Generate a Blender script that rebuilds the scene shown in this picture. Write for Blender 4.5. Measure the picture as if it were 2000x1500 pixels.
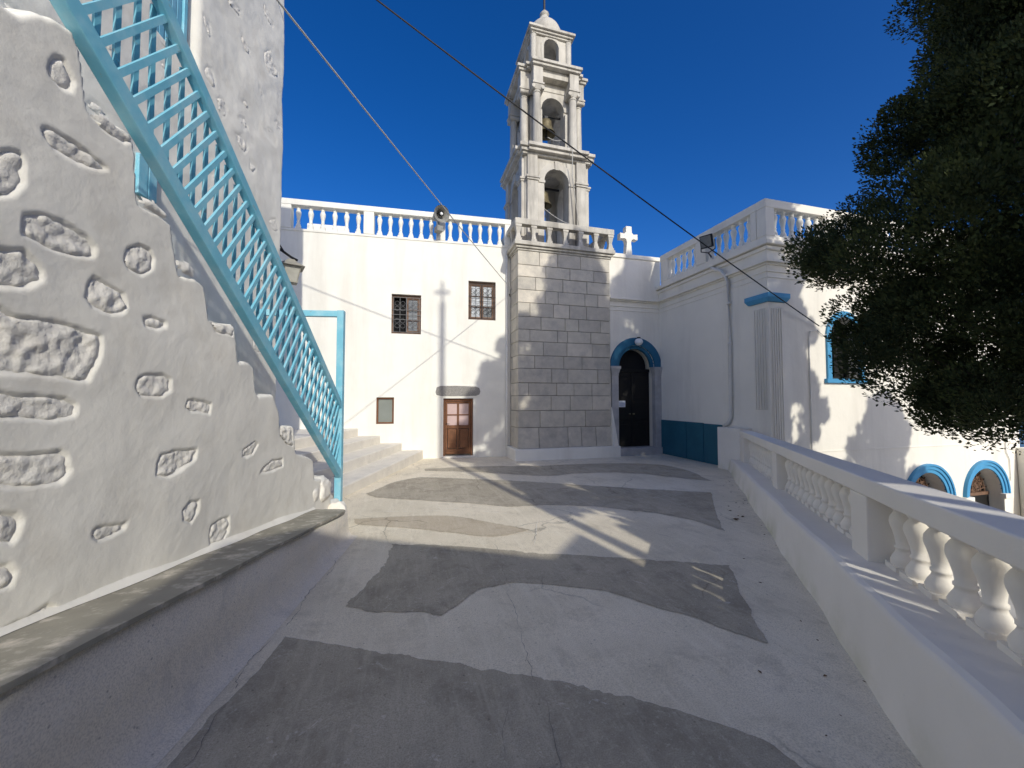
import bpy, bmesh, math, random
import numpy as np
from mathutils import Vector, Matrix
from mathutils.geometry import tessellate_polygon

for o in list(bpy.data.objects):
    bpy.data.objects.remove(o, do_unlink=True)
SC = bpy.context.scene
COL = SC.collection
R = math.radians
random.seed(7)
RNG = np.random.default_rng(11)

# ------------------------------------------------------------------ camera
cam_data = bpy.data.cameras.new('camera')
cam_data.sensor_width = 36.0
cam_data.lens = 13.68
cam_data.clip_start = 0.05
cam_data.clip_end = 30000
cam = bpy.data.objects.new('camera', cam_data)
cam.location = (0, 0, 1.55)
cam.rotation_euler = (R(90 + 2.185), 0, R(-15.5))
COL.objects.link(cam)
SC.camera = cam

# ------------------------------------------------------------------ sky, sun, exposure
SUN_AZ = R(9.5)      # the light travels this far left of +Y
SUN_EL = R(28.0)
world = bpy.data.worlds.new('World')
SC.world = world
world.use_nodes = True
wn = world.node_tree.nodes
wl = world.node_tree.links
wn.clear()
w_out = wn.new('ShaderNodeOutputWorld')
w_bg = wn.new('ShaderNodeBackground')
sky = wn.new('ShaderNodeTexSky')
sky.sky_type = 'NISHITA'
sky.sun_disc = False
sky.sun_elevation = SUN_EL
sky.sun_rotation = math.atan2(math.sin(SUN_AZ), -math.cos(SUN_AZ))
sky.altitude = 0
sky.air_density = 0.75
sky.dust_density = 1.6
sky.ozone_density = 3.5
w_bg.inputs['Strength'].default_value = 0.13
hs = wn.new('ShaderNodeHueSaturation')
hs.inputs['Saturation'].default_value = 1.34
hs.inputs['Hue'].default_value = 0.512
wl.new(sky.outputs[0], hs.inputs['Color'])
wl.new(hs.outputs[0], w_bg.inputs['Color'])
wl.new(w_bg.outputs[0], w_out.inputs['Surface'])

sun_data = bpy.data.lights.new('sun', 'SUN')
sun_data.energy = 2.5
sun_data.angle = R(0.53)
sun_data.color = (1.0, 0.965, 0.87)
sun = bpy.data.objects.new('sun', sun_data)
COL.objects.link(sun)
LDIR = Vector((-math.sin(SUN_AZ) * math.cos(SUN_EL), math.cos(SUN_AZ) * math.cos(SUN_EL), -math.sin(SUN_EL)))
sun.rotation_euler = LDIR.to_track_quat('-Z', 'Y').to_euler()
sun.location = (3, -20, 12)

vs = SC.view_settings
vs.view_transform = 'Standard'
vs.look = 'None'
vs.exposure = 0.32
vs.gamma = 1.0
vs.use_curve_mapping = False
SC.cycles.max_bounces = 8
SC.cycles.diffuse_bounces = 5

# ------------------------------------------------------------------ materials
MATS = {}


def nodes_of(name):
    m = bpy.data.materials.new(name)
    m.use_nodes = True
    nt = m.node_tree
    nt.nodes.clear()
    out = nt.nodes.new('ShaderNodeOutputMaterial')
    bs = nt.nodes.new('ShaderNodeBsdfPrincipled')
    nt.links.new(bs.outputs[0], out.inputs['Surface'])
    MATS[name] = m
    return m, nt, bs


def tex_noise(nt, vec, scale, detail=4, rough=0.55, dist=0.0):
    n = nt.nodes.new('ShaderNodeTexNoise')
    n.inputs['Scale'].default_value = scale
    n.inputs['Detail'].default_value = detail
    n.inputs['Roughness'].default_value = rough
    n.inputs['Distortion'].default_value = dist
    nt.links.new(vec, n.inputs['Vector'])
    return n.outputs['Fac']


def ramp(nt, fac, stops):
    r = nt.nodes.new('ShaderNodeValToRGB')
    el = r.color_ramp.elements
    while len(el) < len(stops):
        el.new(0.5)
    for e, (p, c) in zip(el, stops):
        e.position = p
        e.color = (c, c, c, 1) if not isinstance(c, tuple) else (*c, 1)
    nt.links.new(fac, r.inputs['Fac'])
    return r.outputs['Color']


def mix(nt, fac, a, b, mode='MIX'):
    m = nt.nodes.new('ShaderNodeMix')
    m.data_type = 'RGBA'
    m.blend_type = mode
    if isinstance(fac, float):
        m.inputs['Factor'].default_value = fac
    else:
        nt.links.new(fac, m.inputs['Factor'])
    for sock, v in ((m.inputs['A'], a), (m.inputs['B'], b)):
        if isinstance(v, tuple):
            sock.default_value = (*v, 1)
        else:
            nt.links.new(v, sock)
    return m.outputs['Result']


def bump(nt, bs, height, strength, distance, normal=None):
    b = nt.nodes.new('ShaderNodeBump')
    b.inputs['Strength'].default_value = strength
    b.inputs['Distance'].default_value = distance
    nt.links.new(height, b.inputs['Height'])
    if normal is not None:
        nt.links.new(normal, b.inputs['Normal'])
    nt.links.new(b.outputs[0], bs.inputs['Normal'])
    return b.outputs[0]


def position(nt):
    g = nt.nodes.new('ShaderNodeNewGeometry')
    return g.outputs['Position']


def plain(name, col, rough=0.8, var=0.12, scale=6.0, bstr=0.25, bscale=40.0, bdist=0.004, stain=None, stain_amt=0.3,
          stain_scale=1.2, metallic=0.0, spec=0.3, streak=False, soft=0.02, thr=0.52, chip=None):
    m, nt, bs = nodes_of(name)
    pos = position(nt)
    n1 = tex_noise(nt, pos, scale, 5)
    dark = tuple(c * (1 - var) for c in col)
    c = mix(nt, ramp(nt, n1, [(0.3, 0.0), (0.7, 1.0)]), dark, col)
    if stain:
        v = pos
        if streak:
            mp = nt.nodes.new('ShaderNodeMapping')
            mp.inputs['Scale'].default_value = (1, 1, 0.12)
            nt.links.new(pos, mp.inputs['Vector'])
            v = mp.outputs[0]
        n2 = tex_noise(nt, v, stain_scale, 7, 0.65)
        f = ramp(nt, n2, [(thr, 0.0), (thr + 0.2, stain_amt)])
        c = mix(nt, f, c, stain)
    if chip:
        n4 = tex_noise(nt, pos, 17, 8, 0.72, 0.5)
        c = mix(nt, ramp(nt, n4, [(0.635, 0.0), (0.66, 0.85)]), c, chip)
    nt.links.new(c, bs.inputs['Base Color'])
    bs.inputs['Roughness'].default_value = rough
    bs.inputs['Metallic'].default_value = metallic
    bs.inputs['Specular IOR Level'].default_value = spec
    if bstr:
        nb = tex_noise(nt, pos, bscale, 6, 0.6)
        b1 = bump(nt, bs, nb, bstr, bdist)
        n3 = tex_noise(nt, pos, bscale * 0.08, 3, 0.5)
        bump(nt, bs, n3, 0.35, soft, b1)
    return m


plain('plaster', (0.865, 0.84, 0.755), 0.85, 0.07, 1.5, 0.35, 60, 0.003, (0.64, 0.59, 0.50), 0.42, 1.6, streak=True, thr=0.49)
plain('plaster_wing', (0.895, 0.845, 0.735), 0.85, 0.06, 1.2, 0.3, 60, 0.003, (0.62, 0.57, 0.48), 0.42, 1.5, streak=True, thr=0.49)
plain('rough_plaster', (0.87, 0.835, 0.745), 0.88, 0.08, 2.2, 0.5, 26, 0.0045, (0.66, 0.61, 0.52), 0.5, 2.6, soft=0.008, thr=0.50)
plain('limewashed_stone', (0.86, 0.82, 0.735), 0.9, 0.08, 9, 0.6, 42, 0.009, (0.66, 0.58, 0.48), 0.35, 7, soft=0.006)
plain('limewash_step', (0.78, 0.73, 0.64), 0.88, 0.16, 5, 0.7, 25, 0.012, (0.5, 0.47, 0.42), 0.6, 2.5)
plain('marble', (0.60, 0.56, 0.48), 0.7, 0.22, 3, 0.4, 30, 0.006, (0.27, 0.245, 0.205), 0.8, 3.0, streak=True, thr=0.46)
plain('block_a', (0.64, 0.585, 0.48), 0.75, 0.20, 4, 0.5, 28, 0.008, (0.34, 0.32, 0.29), 0.5, 3, thr=0.48)
plain('block_b', (0.58, 0.53, 0.44), 0.75, 0.22, 4, 0.5, 28, 0.008, (0.30, 0.285, 0.26), 0.5, 3, thr=0.48)
plain('block_c', (0.72, 0.65, 0.53), 0.75, 0.18, 4, 0.5, 28, 0.008, (0.38, 0.355, 0.32), 0.45, 3, thr=0.48)
plain('mortar', (0.24, 0.22, 0.19), 0.9, 0.2, 12)
plain('jamb_marble', (0.50, 0.49, 0.48), 0.55, 0.25, 4, 0.2, 30, 0.004, (0.32, 0.31, 0.30), 0.5, 3)
plain('granite', (0.36, 0.34, 0.31), 0.85, 0.5, 45, 0.5, 60, 0.006)
plain('blue_paint', (0.20, 0.54, 0.68), 0.5, 0.10, 4, 0.25, 55, 0.002, (0.36, 0.60, 0.67), 0.7, 4, thr=0.45, chip=(0.30, 0.36, 0.36))
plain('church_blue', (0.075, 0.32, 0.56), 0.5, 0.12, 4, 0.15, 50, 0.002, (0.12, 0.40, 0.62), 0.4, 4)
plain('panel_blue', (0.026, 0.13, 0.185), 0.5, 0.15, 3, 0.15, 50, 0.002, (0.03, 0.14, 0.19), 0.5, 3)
plain('church_blue_shaded', (0.022, 0.14, 0.25), 0.5, 0.15, 3, 0.15, 50, 0.002, (0.04, 0.19, 0.30), 0.5, 3)  # the church blue again, darkened because the entrance arch lies in shade
plain('shutter_blue', (0.16, 0.42, 0.58), 0.55, 0.15, 5, 0.25, 50, 0.002, (0.30, 0.52, 0.64), 0.5, 6)
plain('wood', (0.20, 0.085, 0.038), 0.5, 0.35, 8, 0.3, 60, 0.002, (0.10, 0.045, 0.022), 0.6, 10)
plain('weathered_wood', (0.21, 0.12, 0.075), 0.6, 0.35, 10, 0.3, 60, 0.002, (0.33, 0.22, 0.16), 0.5, 9)
plain('dark_wood', (0.012, 0.011, 0.010), 0.55, 0.3, 8, 0.1, 40, 0.002)
plain('unlit_room', (0.012, 0.012, 0.013), 0.9, 0.1, 3, 0)  # near-black: the darkness of unlit rooms is put into the colour
plain('iron', (0.025, 0.025, 0.026), 0.5, 0.2, 20, 0.1, 80, 0.001, metallic=0.4)
plain('light_iron', (0.16, 0.16, 0.16), 0.5, 0.2, 20, 0.0)
plain('cable_black', (0.02, 0.02, 0.022), 0.6, 0.1, 20, 0)
plain('cable_grey', (0.55, 0.54, 0.51), 0.6, 0.1, 20, 0)
plain('rope', (0.55, 0.53, 0.48), 0.9, 0.2, 60, 0)
plain('bronze', (0.27, 0.225, 0.13), 0.45, 0.4, 9, 0.1, 40, 0.002, (0.12, 0.15, 0.11), 0.5, 4, metallic=0.5)
plain('horn_metal', (0.30, 0.295, 0.27), 0.5, 0.3, 14, 0.1, 40, 0.001, (0.17, 0.14, 0.10), 0.5, 8)
plain('lantern_metal', (0.36, 0.34, 0.28), 0.55, 0.3, 14, 0.2, 50, 0.001, (0.20, 0.18, 0.13), 0.5, 14)
plain('lantern_glass', (0.42, 0.41, 0.36), 0.25, 0.2, 9, 0)
plain('pane_grey', (0.20, 0.215, 0.215), 0.12, 0.3, 7, 0, spec=0.6)
plain('pane_sky_curtain', (0.62, 0.66, 0.68), 0.1, 0.5, 9, 0, spec=0.6)  # pale colour paints in the mirrored sky and white curtains
plain('pane_pink', (0.58, 0.43, 0.40), 0.35, 0.12, 6, 0)
plain('pane_green', (0.24, 0.26, 0.235), 0.3, 0.12, 4, 0)
plain('lamp_glass', (0.85, 0.85, 0.83), 0.3, 0.03, 4, 0)
plain('paper', (0.72, 0.75, 0.82), 0.8, 0.03, 4, 0)
plain('ink', (0.30, 0.36, 0.55), 0.8, 0.1, 30, 0)
plain('pvc', (0.80, 0.77, 0.70), 0.55, 0.12, 5, 0.05)
plain('leaf_dry', (0.17, 0.095, 0.05), 0.8, 0.4, 30, 0)
plain('bark', (0.10, 0.075, 0.055), 0.9, 0.4, 12, 0.8, 20, 0.02)
plain('lower_paving', (0.50, 0.49, 0.46), 0.9, 0.2, 1.5, 0.4, 20, 0.006, (0.35, 0.34, 0.31), 0.6, 0.7)
plain('sea', (0.010, 0.022, 0.055), 0.2, 0.2, 0.02, 0.2, 0.3, 0.2)
plain('seat_stone', (0.37, 0.345, 0.275), 0.85, 0.25, 3.5, 0.4, 35, 0.005, (0.72, 0.65, 0.54), 0.9, 9)


def balustrade_paint():
    # white paint with a yellow-green algae stain that creeps up from the foot of the wall
    m, nt, bs = nodes_of('balustrade_paint')
    pos = position(nt)
    n1 = tex_noise(nt, pos, 2.0, 5)
    c = mix(nt, ramp(nt, n1, [(0.3, 0.0), (0.7, 1.0)]), (0.82, 0.77, 0.68), (0.88, 0.83, 0.74))
    sep = nt.nodes.new('ShaderNodeSeparateXYZ')
    nt.links.new(pos, sep.inputs[0])
    n2 = tex_noise(nt, pos, 1.7, 6, 0.65)
    h = nt.nodes.new('ShaderNodeMapRange')
    h.inputs['From Min'].default_value = 0.20
    h.inputs['From Max'].default_value = -0.10
    nt.links.new(sep.outputs['Z'], h.inputs['Value'])
    mm = nt.nodes.new('ShaderNodeMath')
    mm.operation = 'MULTIPLY'
    nt.links.new(h.outputs[0], mm.inputs[0])
    nt.links.new(ramp(nt, n2, [(0.42, 0.0), (0.68, 0.75)]), mm.inputs[1])
    c = mix(nt, mm.outputs[0], c, (0.50, 0.49, 0.30))
    n4 = tex_noise(nt, pos, 14, 6, 0.7)
    c = mix(nt, ramp(nt, n4, [(0.66, 0.0), (0.74, 0.35)]), c, (0.45, 0.43, 0.39))
    nt.links.new(c, bs.inputs['Base Color'])
    bs.inputs['Roughness'].default_value = 0.8
    nb = tex_noise(nt, pos, 70, 6, 0.6)
    bump(nt, bs, nb, 0.3, 0.003)


balustrade_paint()


def floor_mat(name, c0, c1, blot, fleck, wear_lo, cracks=True, chip=None):
    m, nt, bs = nodes_of(name)
    pos = position(nt)
    n1 = tex_noise(nt, pos, 0.9, 8, 0.62)
    c = mix(nt, ramp(nt, n1, [(0.40, 0.0), (0.60, 1.0)]), c0, c1)
    n2 = tex_noise(nt, pos, 2.7, 9, 0.72, 0.4)
    c = mix(nt, ramp(nt, n2, [(wear_lo - 0.06, 0.0), (wear_lo + 0.08, 0.75)]), c, blot)
    n3 = tex_noise(nt, pos, 34, 8, 0.75)
    c = mix(nt, ramp(nt, n3, [(0.54, 0.0), (0.64, 0.6)]), c, fleck)
    n5 = tex_noise(nt, pos, 130, 3, 0.7)
    c = mix(nt, ramp(nt, n5, [(0.36, 0.55), (0.56, 0.0)]), c, tuple(v * 0.55 for v in c0))
    vd = nt.nodes.new('ShaderNodeTexVoronoi')
    vd.inputs['Scale'].default_value = 26
    vd.inputs['Randomness'].default_value = 1.0
    nt.links.new(pos, vd.inputs['Vector'])
    sp = nt.nodes.new('ShaderNodeMath')
    sp.operation = 'MULTIPLY'
    nt.links.new(ramp(nt, vd.outputs['Distance'], [(0.10, 1.0), (0.19, 0.0)]), sp.inputs[0])
    sep = nt.nodes.new('ShaderNodeSeparateColor')
    nt.links.new(vd.outputs['Color'], sep.inputs[0])
    nt.links.new(ramp(nt, sep.outputs[0], [(0.80, 0.0), (0.86, 0.6)]), sp.inputs[1])
    c = mix(nt, sp.outputs[0], c, tuple(v * 0.35 for v in c0))
    mp = nt.nodes.new('ShaderNodeMapping')
    mp.inputs['Rotation'].default_value = (0, 0, 0.35)
    mp.inputs['Scale'].default_value = (9, 1.1, 1)
    nt.links.new(pos, mp.inputs['Vector'])
    n7 = tex_noise(nt, mp.outputs[0], 1.6, 8, 0.7)
    c = mix(nt, ramp(nt, n7, [(0.50, 0.0), (0.66, 0.35)]), c, fleck)
    if chip:
        n6 = tex_noise(nt, pos, 6.5, 10, 0.8, 0.8)
        c = mix(nt, ramp(nt, n6, [(0.60, 0.0), (0.645, 0.8)]), c, chip)
    height = n3
    if cracks:
        # distorted cell borders read as hairline cracks, only where a wide mask lets them through
        wv = nt.nodes.new('ShaderNodeTexNoise')
        wv.inputs['Scale'].default_value = 2.2
        wv.inputs['Detail'].default_value = 5
        nt.links.new(pos, wv.inputs['Vector'])
        ad = nt.nodes.new('ShaderNodeMix')
        ad.data_type = 'VECTOR'
        ad.inputs['Factor'].default_value = 0.30
        nt.links.new(pos, ad.inputs['A'])
        nt.links.new(wv.outputs['Color'], ad.inputs['B'])
        vo = nt.nodes.new('ShaderNodeTexVoronoi')
        vo.feature = 'DISTANCE_TO_EDGE'
        vo.inputs['Scale'].default_value = 0.75
        nt.links.new(ad.outputs['Result'], vo.inputs['Vector'])
        line = ramp(nt, vo.outputs['Distance'], [(0.0, 1.0), (0.0055, 0.0)])
        nm = tex_noise(nt, pos, 0.7, 2)
        mask = ramp(nt, nm, [(0.47, 0.0), (0.55, 0.65)])
        mm = nt.nodes.new('ShaderNodeMath')
        mm.operation = 'MULTIPLY'
        nt.links.new(line, mm.inputs[0])
        nt.links.new(mask, mm.inputs[1])
        c = mix(nt, mm.outputs[0], c, tuple(v * 0.28 for v in c0))
    nt.links.new(c, bs.inputs['Base Color'])
    bs.inputs['Roughness'].default_value = 0.85
    bs.inputs['Specular IOR Level'].default_value = 0.25
    b1 = bump(nt, bs, height, 0.45, 0.006)
    nl = tex_noise(nt, pos, 5, 5)
    bump(nt, bs, nl, 0.4, 0.012, b1)


floor_mat('painted_floor', (0.77, 0.685, 0.525), (0.88, 0.785, 0.615), (0.62, 0.545, 0.415), (0.91, 0.835, 0.68), 0.57)
floor_mat('bare_concrete', (0.43, 0.38, 0.29), (0.52, 0.46, 0.355), (0.31, 0.27, 0.205), (0.62, 0.555, 0.435), 0.54,
          True, (0.66, 0.61, 0.52))
floor_mat('sandy_concrete', (0.56, 0.47, 0.34), (0.64, 0.55, 0.41), (0.48, 0.40, 0.29), (0.70, 0.63, 0.51), 0.55)
floor_mat('bench_side', (0.80, 0.725, 0.60), (0.88, 0.80, 0.665), (0.60, 0.56, 0.49), (0.74, 0.70, 0.63), 0.58, False)


def foliage_mat():
    m, nt, bs = nodes_of('foliage')
    pos = position(nt)
    n1 = tex_noise(nt, pos, 1.6, 4)
    oi = nt.nodes.new('ShaderNodeNewGeometry')
    c = mix(nt, ramp(nt, n1, [(0.35, 0.0), (0.7, 1.0)]), (0.020, 0.032, 0.012), (0.060, 0.078, 0.022))
    n2 = tex_noise(nt, pos, 23, 2)
    c = mix(nt, ramp(nt, n2, [(0.5, 0.0), (0.75, 0.7)]), c, (0.075, 0.072, 0.028))
    nt.links.new(c, bs.inputs['Base Color'])
    bs.inputs['Roughness'].default_value = 0.75
    bs.inputs['Specular IOR Level'].default_value = 0.2


foliage_mat()

# ------------------------------------------------------------------ object helpers


class MB:
    """Collects shapes and links them as ONE mesh object."""

    def __init__(self):
        self.v = []
        self.f = []

    def add(self, vs, fs):
        n = len(self.v)
        self.v.extend(vs)
        self.f.extend([tuple(i + n for i in f) for f in fs])
        return self

    def box(self, x0, x1, y0, y1, z0, z1):
        vs = [(x0, y0, z0), (x1, y0, z0), (x1, y1, z0), (x0, y1, z0), (x0, y0, z1), (x1, y0, z1), (x1, y1, z1), (x0, y1, z1)]
        return self.add(vs, [(0, 3, 2, 1), (4, 5, 6, 7), (0, 1, 5, 4), (1, 2, 6, 5), (2, 3, 7, 6), (3, 0, 4, 7)])

    def hexa(self, b, t):
        """b, t: four bottom and four top corners, counter-clockwise from above."""
        return self.add(list(b) + list(t), [(0, 3, 2, 1), (4, 5, 6, 7), (0, 1, 5, 4), (1, 2, 6, 5), (2, 3, 7, 6), (3, 0, 4, 7)])

    def beam(self, p0, p1, w, h, up=(0, 0, 1)):
        p0, p1 = Vector(p0), Vector(p1)
        d = (p1 - p0).normalized()
        s = d.cross(Vector(up)).normalized()
        u = s.cross(d).normalized()
        c = [(-w / 2, -h / 2), (w / 2, -h / 2), (w / 2, h / 2), (-w / 2, h / 2)]
        vs = [tuple(p0 + s * a + u * b) for a, b in c] + [tuple(p1 + s * a + u * b) for a, b in c]
        return self.add(vs, [(0, 1, 2, 3), (7, 6, 5, 4), (4, 5, 1, 0), (5, 6, 2, 1), (6, 7, 3, 2), (7, 4, 0, 3)])

    def lathe(self, prof, cx=0, cy=0, z0=0, n=16, cap=True):
        vs, fs = [], []
        for r, z in prof:
            for k in range(n):
                a = 2 * math.pi * k / n
                vs.append((cx + r * math.cos(a), cy + r * math.sin(a), z0 + z))
        for i in range(len(prof) - 1):
            for k in range(n):
                k2 = (k + 1) % n
                fs.append((i * n + k, i * n + k2, (i + 1) * n + k2, (i + 1) * n + k))
        if cap:
            fs.append(tuple(reversed(range(n))))
            fs.append(tuple(range((len(prof) - 1) * n, len(prof) * n)))
        return self.add(vs, fs)

    def tube(self, pts, r, n=6, closed=False):
        pts = [Vector(p) for p in pts]
        m = len(pts)
        vs, fs = [], []
        ref = Vector((0, 0, 1))
        for i, p in enumerate(pts):
            a = pts[i - 1] if (i > 0 or closed) else p
            b = pts[(i + 1) % m] if (i < m - 1 or closed) else p
            d = (b - a).normalized()
            s = d.cross(ref)
            if s.length < 1e-3:
                s = d.cross(Vector((0, 1, 0)))
            s.normalize()
            u = s.cross(d)
            rr = r[i] if isinstance(r, (list, tuple)) else r
            for k in range(n):
                t = 2 * math.pi * k / n
                vs.append(tuple(p + s * (rr * math.cos(t)) + u * (rr * math.sin(t))))
        for i in range(m if closed else m - 1):
            j = (i + 1) % m
            for k in range(n):
                k2 = (k + 1) % n
                fs.append((i * n + k, i * n + k2, j * n + k2, j * n + k))
        if not closed:
            fs.append(tuple(reversed(range(n))))
            fs.append(tuple(range((m - 1) * n, m * n)))
        return self.add(vs, fs)

    def plate(self, outer, holes=(), y0=0.0, y1=0.3, axis='y', sides=True):
        """Outline (a, z) with holes, extruded from y0 (front) to y1. axis 'y': a = x; axis 'x': a = y, depth along x."""
        loops = [list(outer)] + [list(h) for h in holes]
        flat = [p for l in loops for p in l]
        tris = tessellate_polygon([[Vector((a, z, 0)) for a, z in l] for l in loops])

        def P(a, z, d):
            return (a, d, z) if axis == 'y' else (d, a, z)
        n = len(flat)
        vs = [P(a, z, y0) for a, z in flat] + [P(a, z, y1) for a, z in flat]
        fs = [tuple(t) for t in tris] + [tuple(i + n for i in reversed(t)) for t in tris]
        if sides:
            k = 0
            for l in loops:
                m = len(l)
                for i in range(m):
                    j = (i + 1) % m
                    fs.append((k + i, k + j, n + k + j, n + k + i))
                k += m
        return self.add(vs, fs)

    def build(self, name, mat, parent=None, loc=(0, 0, 0), bevel=0.0, smooth=False, seg=2, link=True):
        me = bpy.data.meshes.new(name)
        me.from_pydata([tuple(float(c) for c in v) for v in self.v], [], self.f)
        bm = bmesh.new()
        bm.from_mesh(me)
        bmesh.ops.recalc_face_normals(bm, faces=bm.faces)
        bm.to_mesh(me)
        bm.free()
        me.materials.append(MATS[mat])
        if smooth:
            me.polygons.foreach_set('use_smooth', [True] * len(me.polygons))
        o = bpy.data.objects.new(name, me)
        if link:
            COL.objects.link(o)
        o.location = loc
        if parent:
            o.parent = parent
        if bevel:
            b = o.modifiers.new('bevel', 'BEVEL')
            b.width = bevel
            b.segments = seg
            b.limit_method = 'ANGLE'
            b.angle_limit = R(40)
        return o


def smooth_by_angle(o, deg=35):
    me = o.data
    me.polygons.foreach_set('use_smooth', [True] * len(me.polygons))
    bm = bmesh.new()
    bm.from_mesh(me)
    for e in bm.edges:
        if len(e.link_faces) == 2 and e.calc_face_angle(0) > R(deg):
            e.smooth = False
    bm.to_mesh(me)
    bm.free()


def box(name, mat, parent, x0, x1, y0, y1, z0, z1, bevel=0.0):
    return MB().box(x0, x1, y0, y1, z0, z1).build(name, mat, parent, bevel=bevel)


def tag(o, label, cat, group=None, kind=None):
    if label:
        o['label'] = label
    if cat:
        o['category'] = cat
    if group:
        o['group'] = group
    if kind:
        o['kind'] = kind
    return o


def thing(name, label, cat, loc=(0, 0, 0), rz=0.0, group=None):
    o = bpy.data.objects.new(name, None)
    o.empty_display_size = 0.3
    COL.objects.link(o)
    o.location = loc
    o.rotation_euler = (0, 0, rz)
    return tag(o, label, cat, group)


def inst(src, name, parent, loc, scale=(1, 1, 1), rot=(0, 0, 0)):
    o = bpy.data.objects.new(name, src if isinstance(src, bpy.types.Mesh) else src.data)
    COL.objects.link(o)
    o.location = loc
    o.scale = scale
    o.rotation_euler = rot
    if name == 'baluster':
        k = random.uniform(0.965, 1.03)
        o.scale = (scale[0] * k, scale[1] * k, scale[2])
        o.rotation_euler = (random.uniform(-.008, .008), random.uniform(-.008, .008), random.uniform(-.07, .07))
    elif name == 'slat':
        o.location.x += random.uniform(-.004, .004)
        o.rotation_euler = (0, random.uniform(-.013, .013), 0)
    o.parent = parent
    return o


def arch(cx, half, zs, z0, n=18, rise=None):
    """Outline of an arched opening: sill z0, springing zs."""
    rise = rise or half
    pts = [(cx - half, z0), (cx + half, z0)]
    for k in range(n + 1):
        a = math.pi * k / n
        pts.append((cx + half * math.cos(a), zs + rise * math.sin(a)))
    return pts


def arch_band(cx, r0, r1, zs, y0, y1, n=24, axis='y', drop=0.0):
    """A half-ring (archivolt) as a plate outline."""
    o = [(cx + r1, zs - drop)] if drop else []
    o += [(cx + r1 * math.cos(math.pi * k / n), zs + r1 * math.sin(math.pi * k / n)) for k in range(n + 1)]
    if drop:
        o += [(cx - r1, zs - drop), (cx - r0, zs - drop)]
    o += [(cx + r0 * math.cos(math.pi * (1 - k / n)), zs + r0 * math.sin(math.pi * (1 - k / n))) for k in range(n + 1)]
    if drop:
        o += [(cx + r0, zs - drop)]
    return MB().plate(o, (), y0, y1, axis)


def vnoise(x, y, seed=0):
    """Smooth 2D value noise on arrays, about -1..1."""
    rng = np.random.default_rng(seed)
    T = rng.uniform(-1, 1, (64, 64))
    xi = np.floor(x).astype(int)
    yi = np.floor(y).astype(int)
    fx = x - xi
    fy = y - yi
    fx = fx * fx * (3 - 2 * fx)
    fy = fy * fy * (3 - 2 * fy)
    a = T[xi % 64, yi % 64]
    b = T[(xi + 1) % 64, yi % 64]
    c = T[xi % 64, (yi + 1) % 64]
    d = T[(xi + 1) % 64, (yi + 1) % 64]
    return (a * (1 - fx) + b * fx) * (1 - fy) + (c * (1 - fx) + d * fx) * fy


def fbm(x, y, scale, octaves=4, seed=0, gain=0.5):
    s = 0
    amp = 1.0
    for k in range(octaves):
        s = s + amp * vnoise(x * scale * 2 ** k + 17.3 * k, y * scale * 2 ** k + 9.1 * k, seed + k)
        amp *= gain
    return s


def poly_dist(px, py, poly):
    """Signed distance to a polygon, positive inside (arrays)."""
    d = np.full(px.shape, 1e9)
    inside = np.zeros(px.shape, bool)
    n = len(poly)
    for i in range(n):
        x0, y0 = poly[i]
        x1, y1 = poly[(i + 1) % n]
        ex, ey = x1 - x0, y1 - y0
        t = np.clip(((px - x0) * ex + (py - y0) * ey) / (ex * ex + ey * ey + 1e-12), 0, 1)
        d = np.minimum(d, np.hypot(px - x0 - t * ex, py - y0 - t * ey))
        c = ((y0 > py) != (y1 > py)) & (px < (x1 - x0) * (py - y0) / (y1 - y0 + 1e-12) + x0)
        inside ^= c
    return np.where(inside, d, -d)


def grid_mesh(name, V, nu, nv, mat, parent, keep=None, smooth=True):
    """V: (nu*nv, 3) array, index i*nv+j."""
    i, j = np.meshgrid(np.arange(nu - 1), np.arange(nv - 1), indexing='ij')
    a = i * nv + j
    F = np.stack([a, a + nv, a + nv + 1, a + 1], -1).reshape(-1, 4)
    if keep is not None:
        k = keep.reshape(-1)
        F = F[k[F].all(axis=1)]
        used = np.unique(F)
        rm = np.full(len(V), -1)
        rm[used] = np.arange(len(used))
        V = V[used]
        F = rm[F]
    me = bpy.data.meshes.new(name)
    me.vertices.add(len(V))
    me.vertices.foreach_set('co', V.astype(np.float32).ravel())
    me.loops.add(len(F) * 4)
    me.polygons.add(len(F))
    me.loops.foreach_set('vertex_index', F.astype(np.int32).ravel())
    me.polygons.foreach_set('loop_start', np.arange(0, len(F) * 4, 4, dtype=np.int32))
    me.update(calc_edges=True)
    if smooth:
        me.polygons.foreach_set('use_smooth', [True] * len(me.polygons))
    me.materials.append(MATS[mat])
    o = bpy.data.objects.new(name, me)
    COL.objects.link(o)
    o.parent = parent
    return o


def sstep(a, b, x):
    t = np.clip((x - a) / (b - a), 0, 1)
    return t * t * (3 - 2 * t)


BAL_PROF = [(0.95, 0.10), (1.0, 0.145), (0.86, 0.2), (0.62, 0.27), (0.55, 0.31), (0.66, 0.325), (0.66, 0.355), (0.55, 0.37),
            (0.62, 0.47), (0.78, 0.57), (0.95, 0.66), (1.0, 0.71), (0.95, 0.77), (0.74, 0.83), (0.60, 0.86), (0.72, 0.88),
            (0.74, 0.905), (0.62, 0.925), (0.80, 0.96), (0.95, 0.99)]


def baluster_mesh(name, w, mat, n=16):
    """Unit-height turned baluster on a square foot, w = width of the foot."""
    r = w * 0.5
    m = MB().box(-r, r, -r, r, 0, 0.085)
    m.lathe([(r * 0.9, 0.085)] + [(r * a * 0.96, z) for a, z in BAL_PROF], n=n)
    m.box(-r * 0.95, r * 0.95, -r * 0.95, r * 0.95, 0.985, 1.0)
    o = m.build(name, mat, link=False)
    smooth_by_angle(o, 38)
    return o.data


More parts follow.
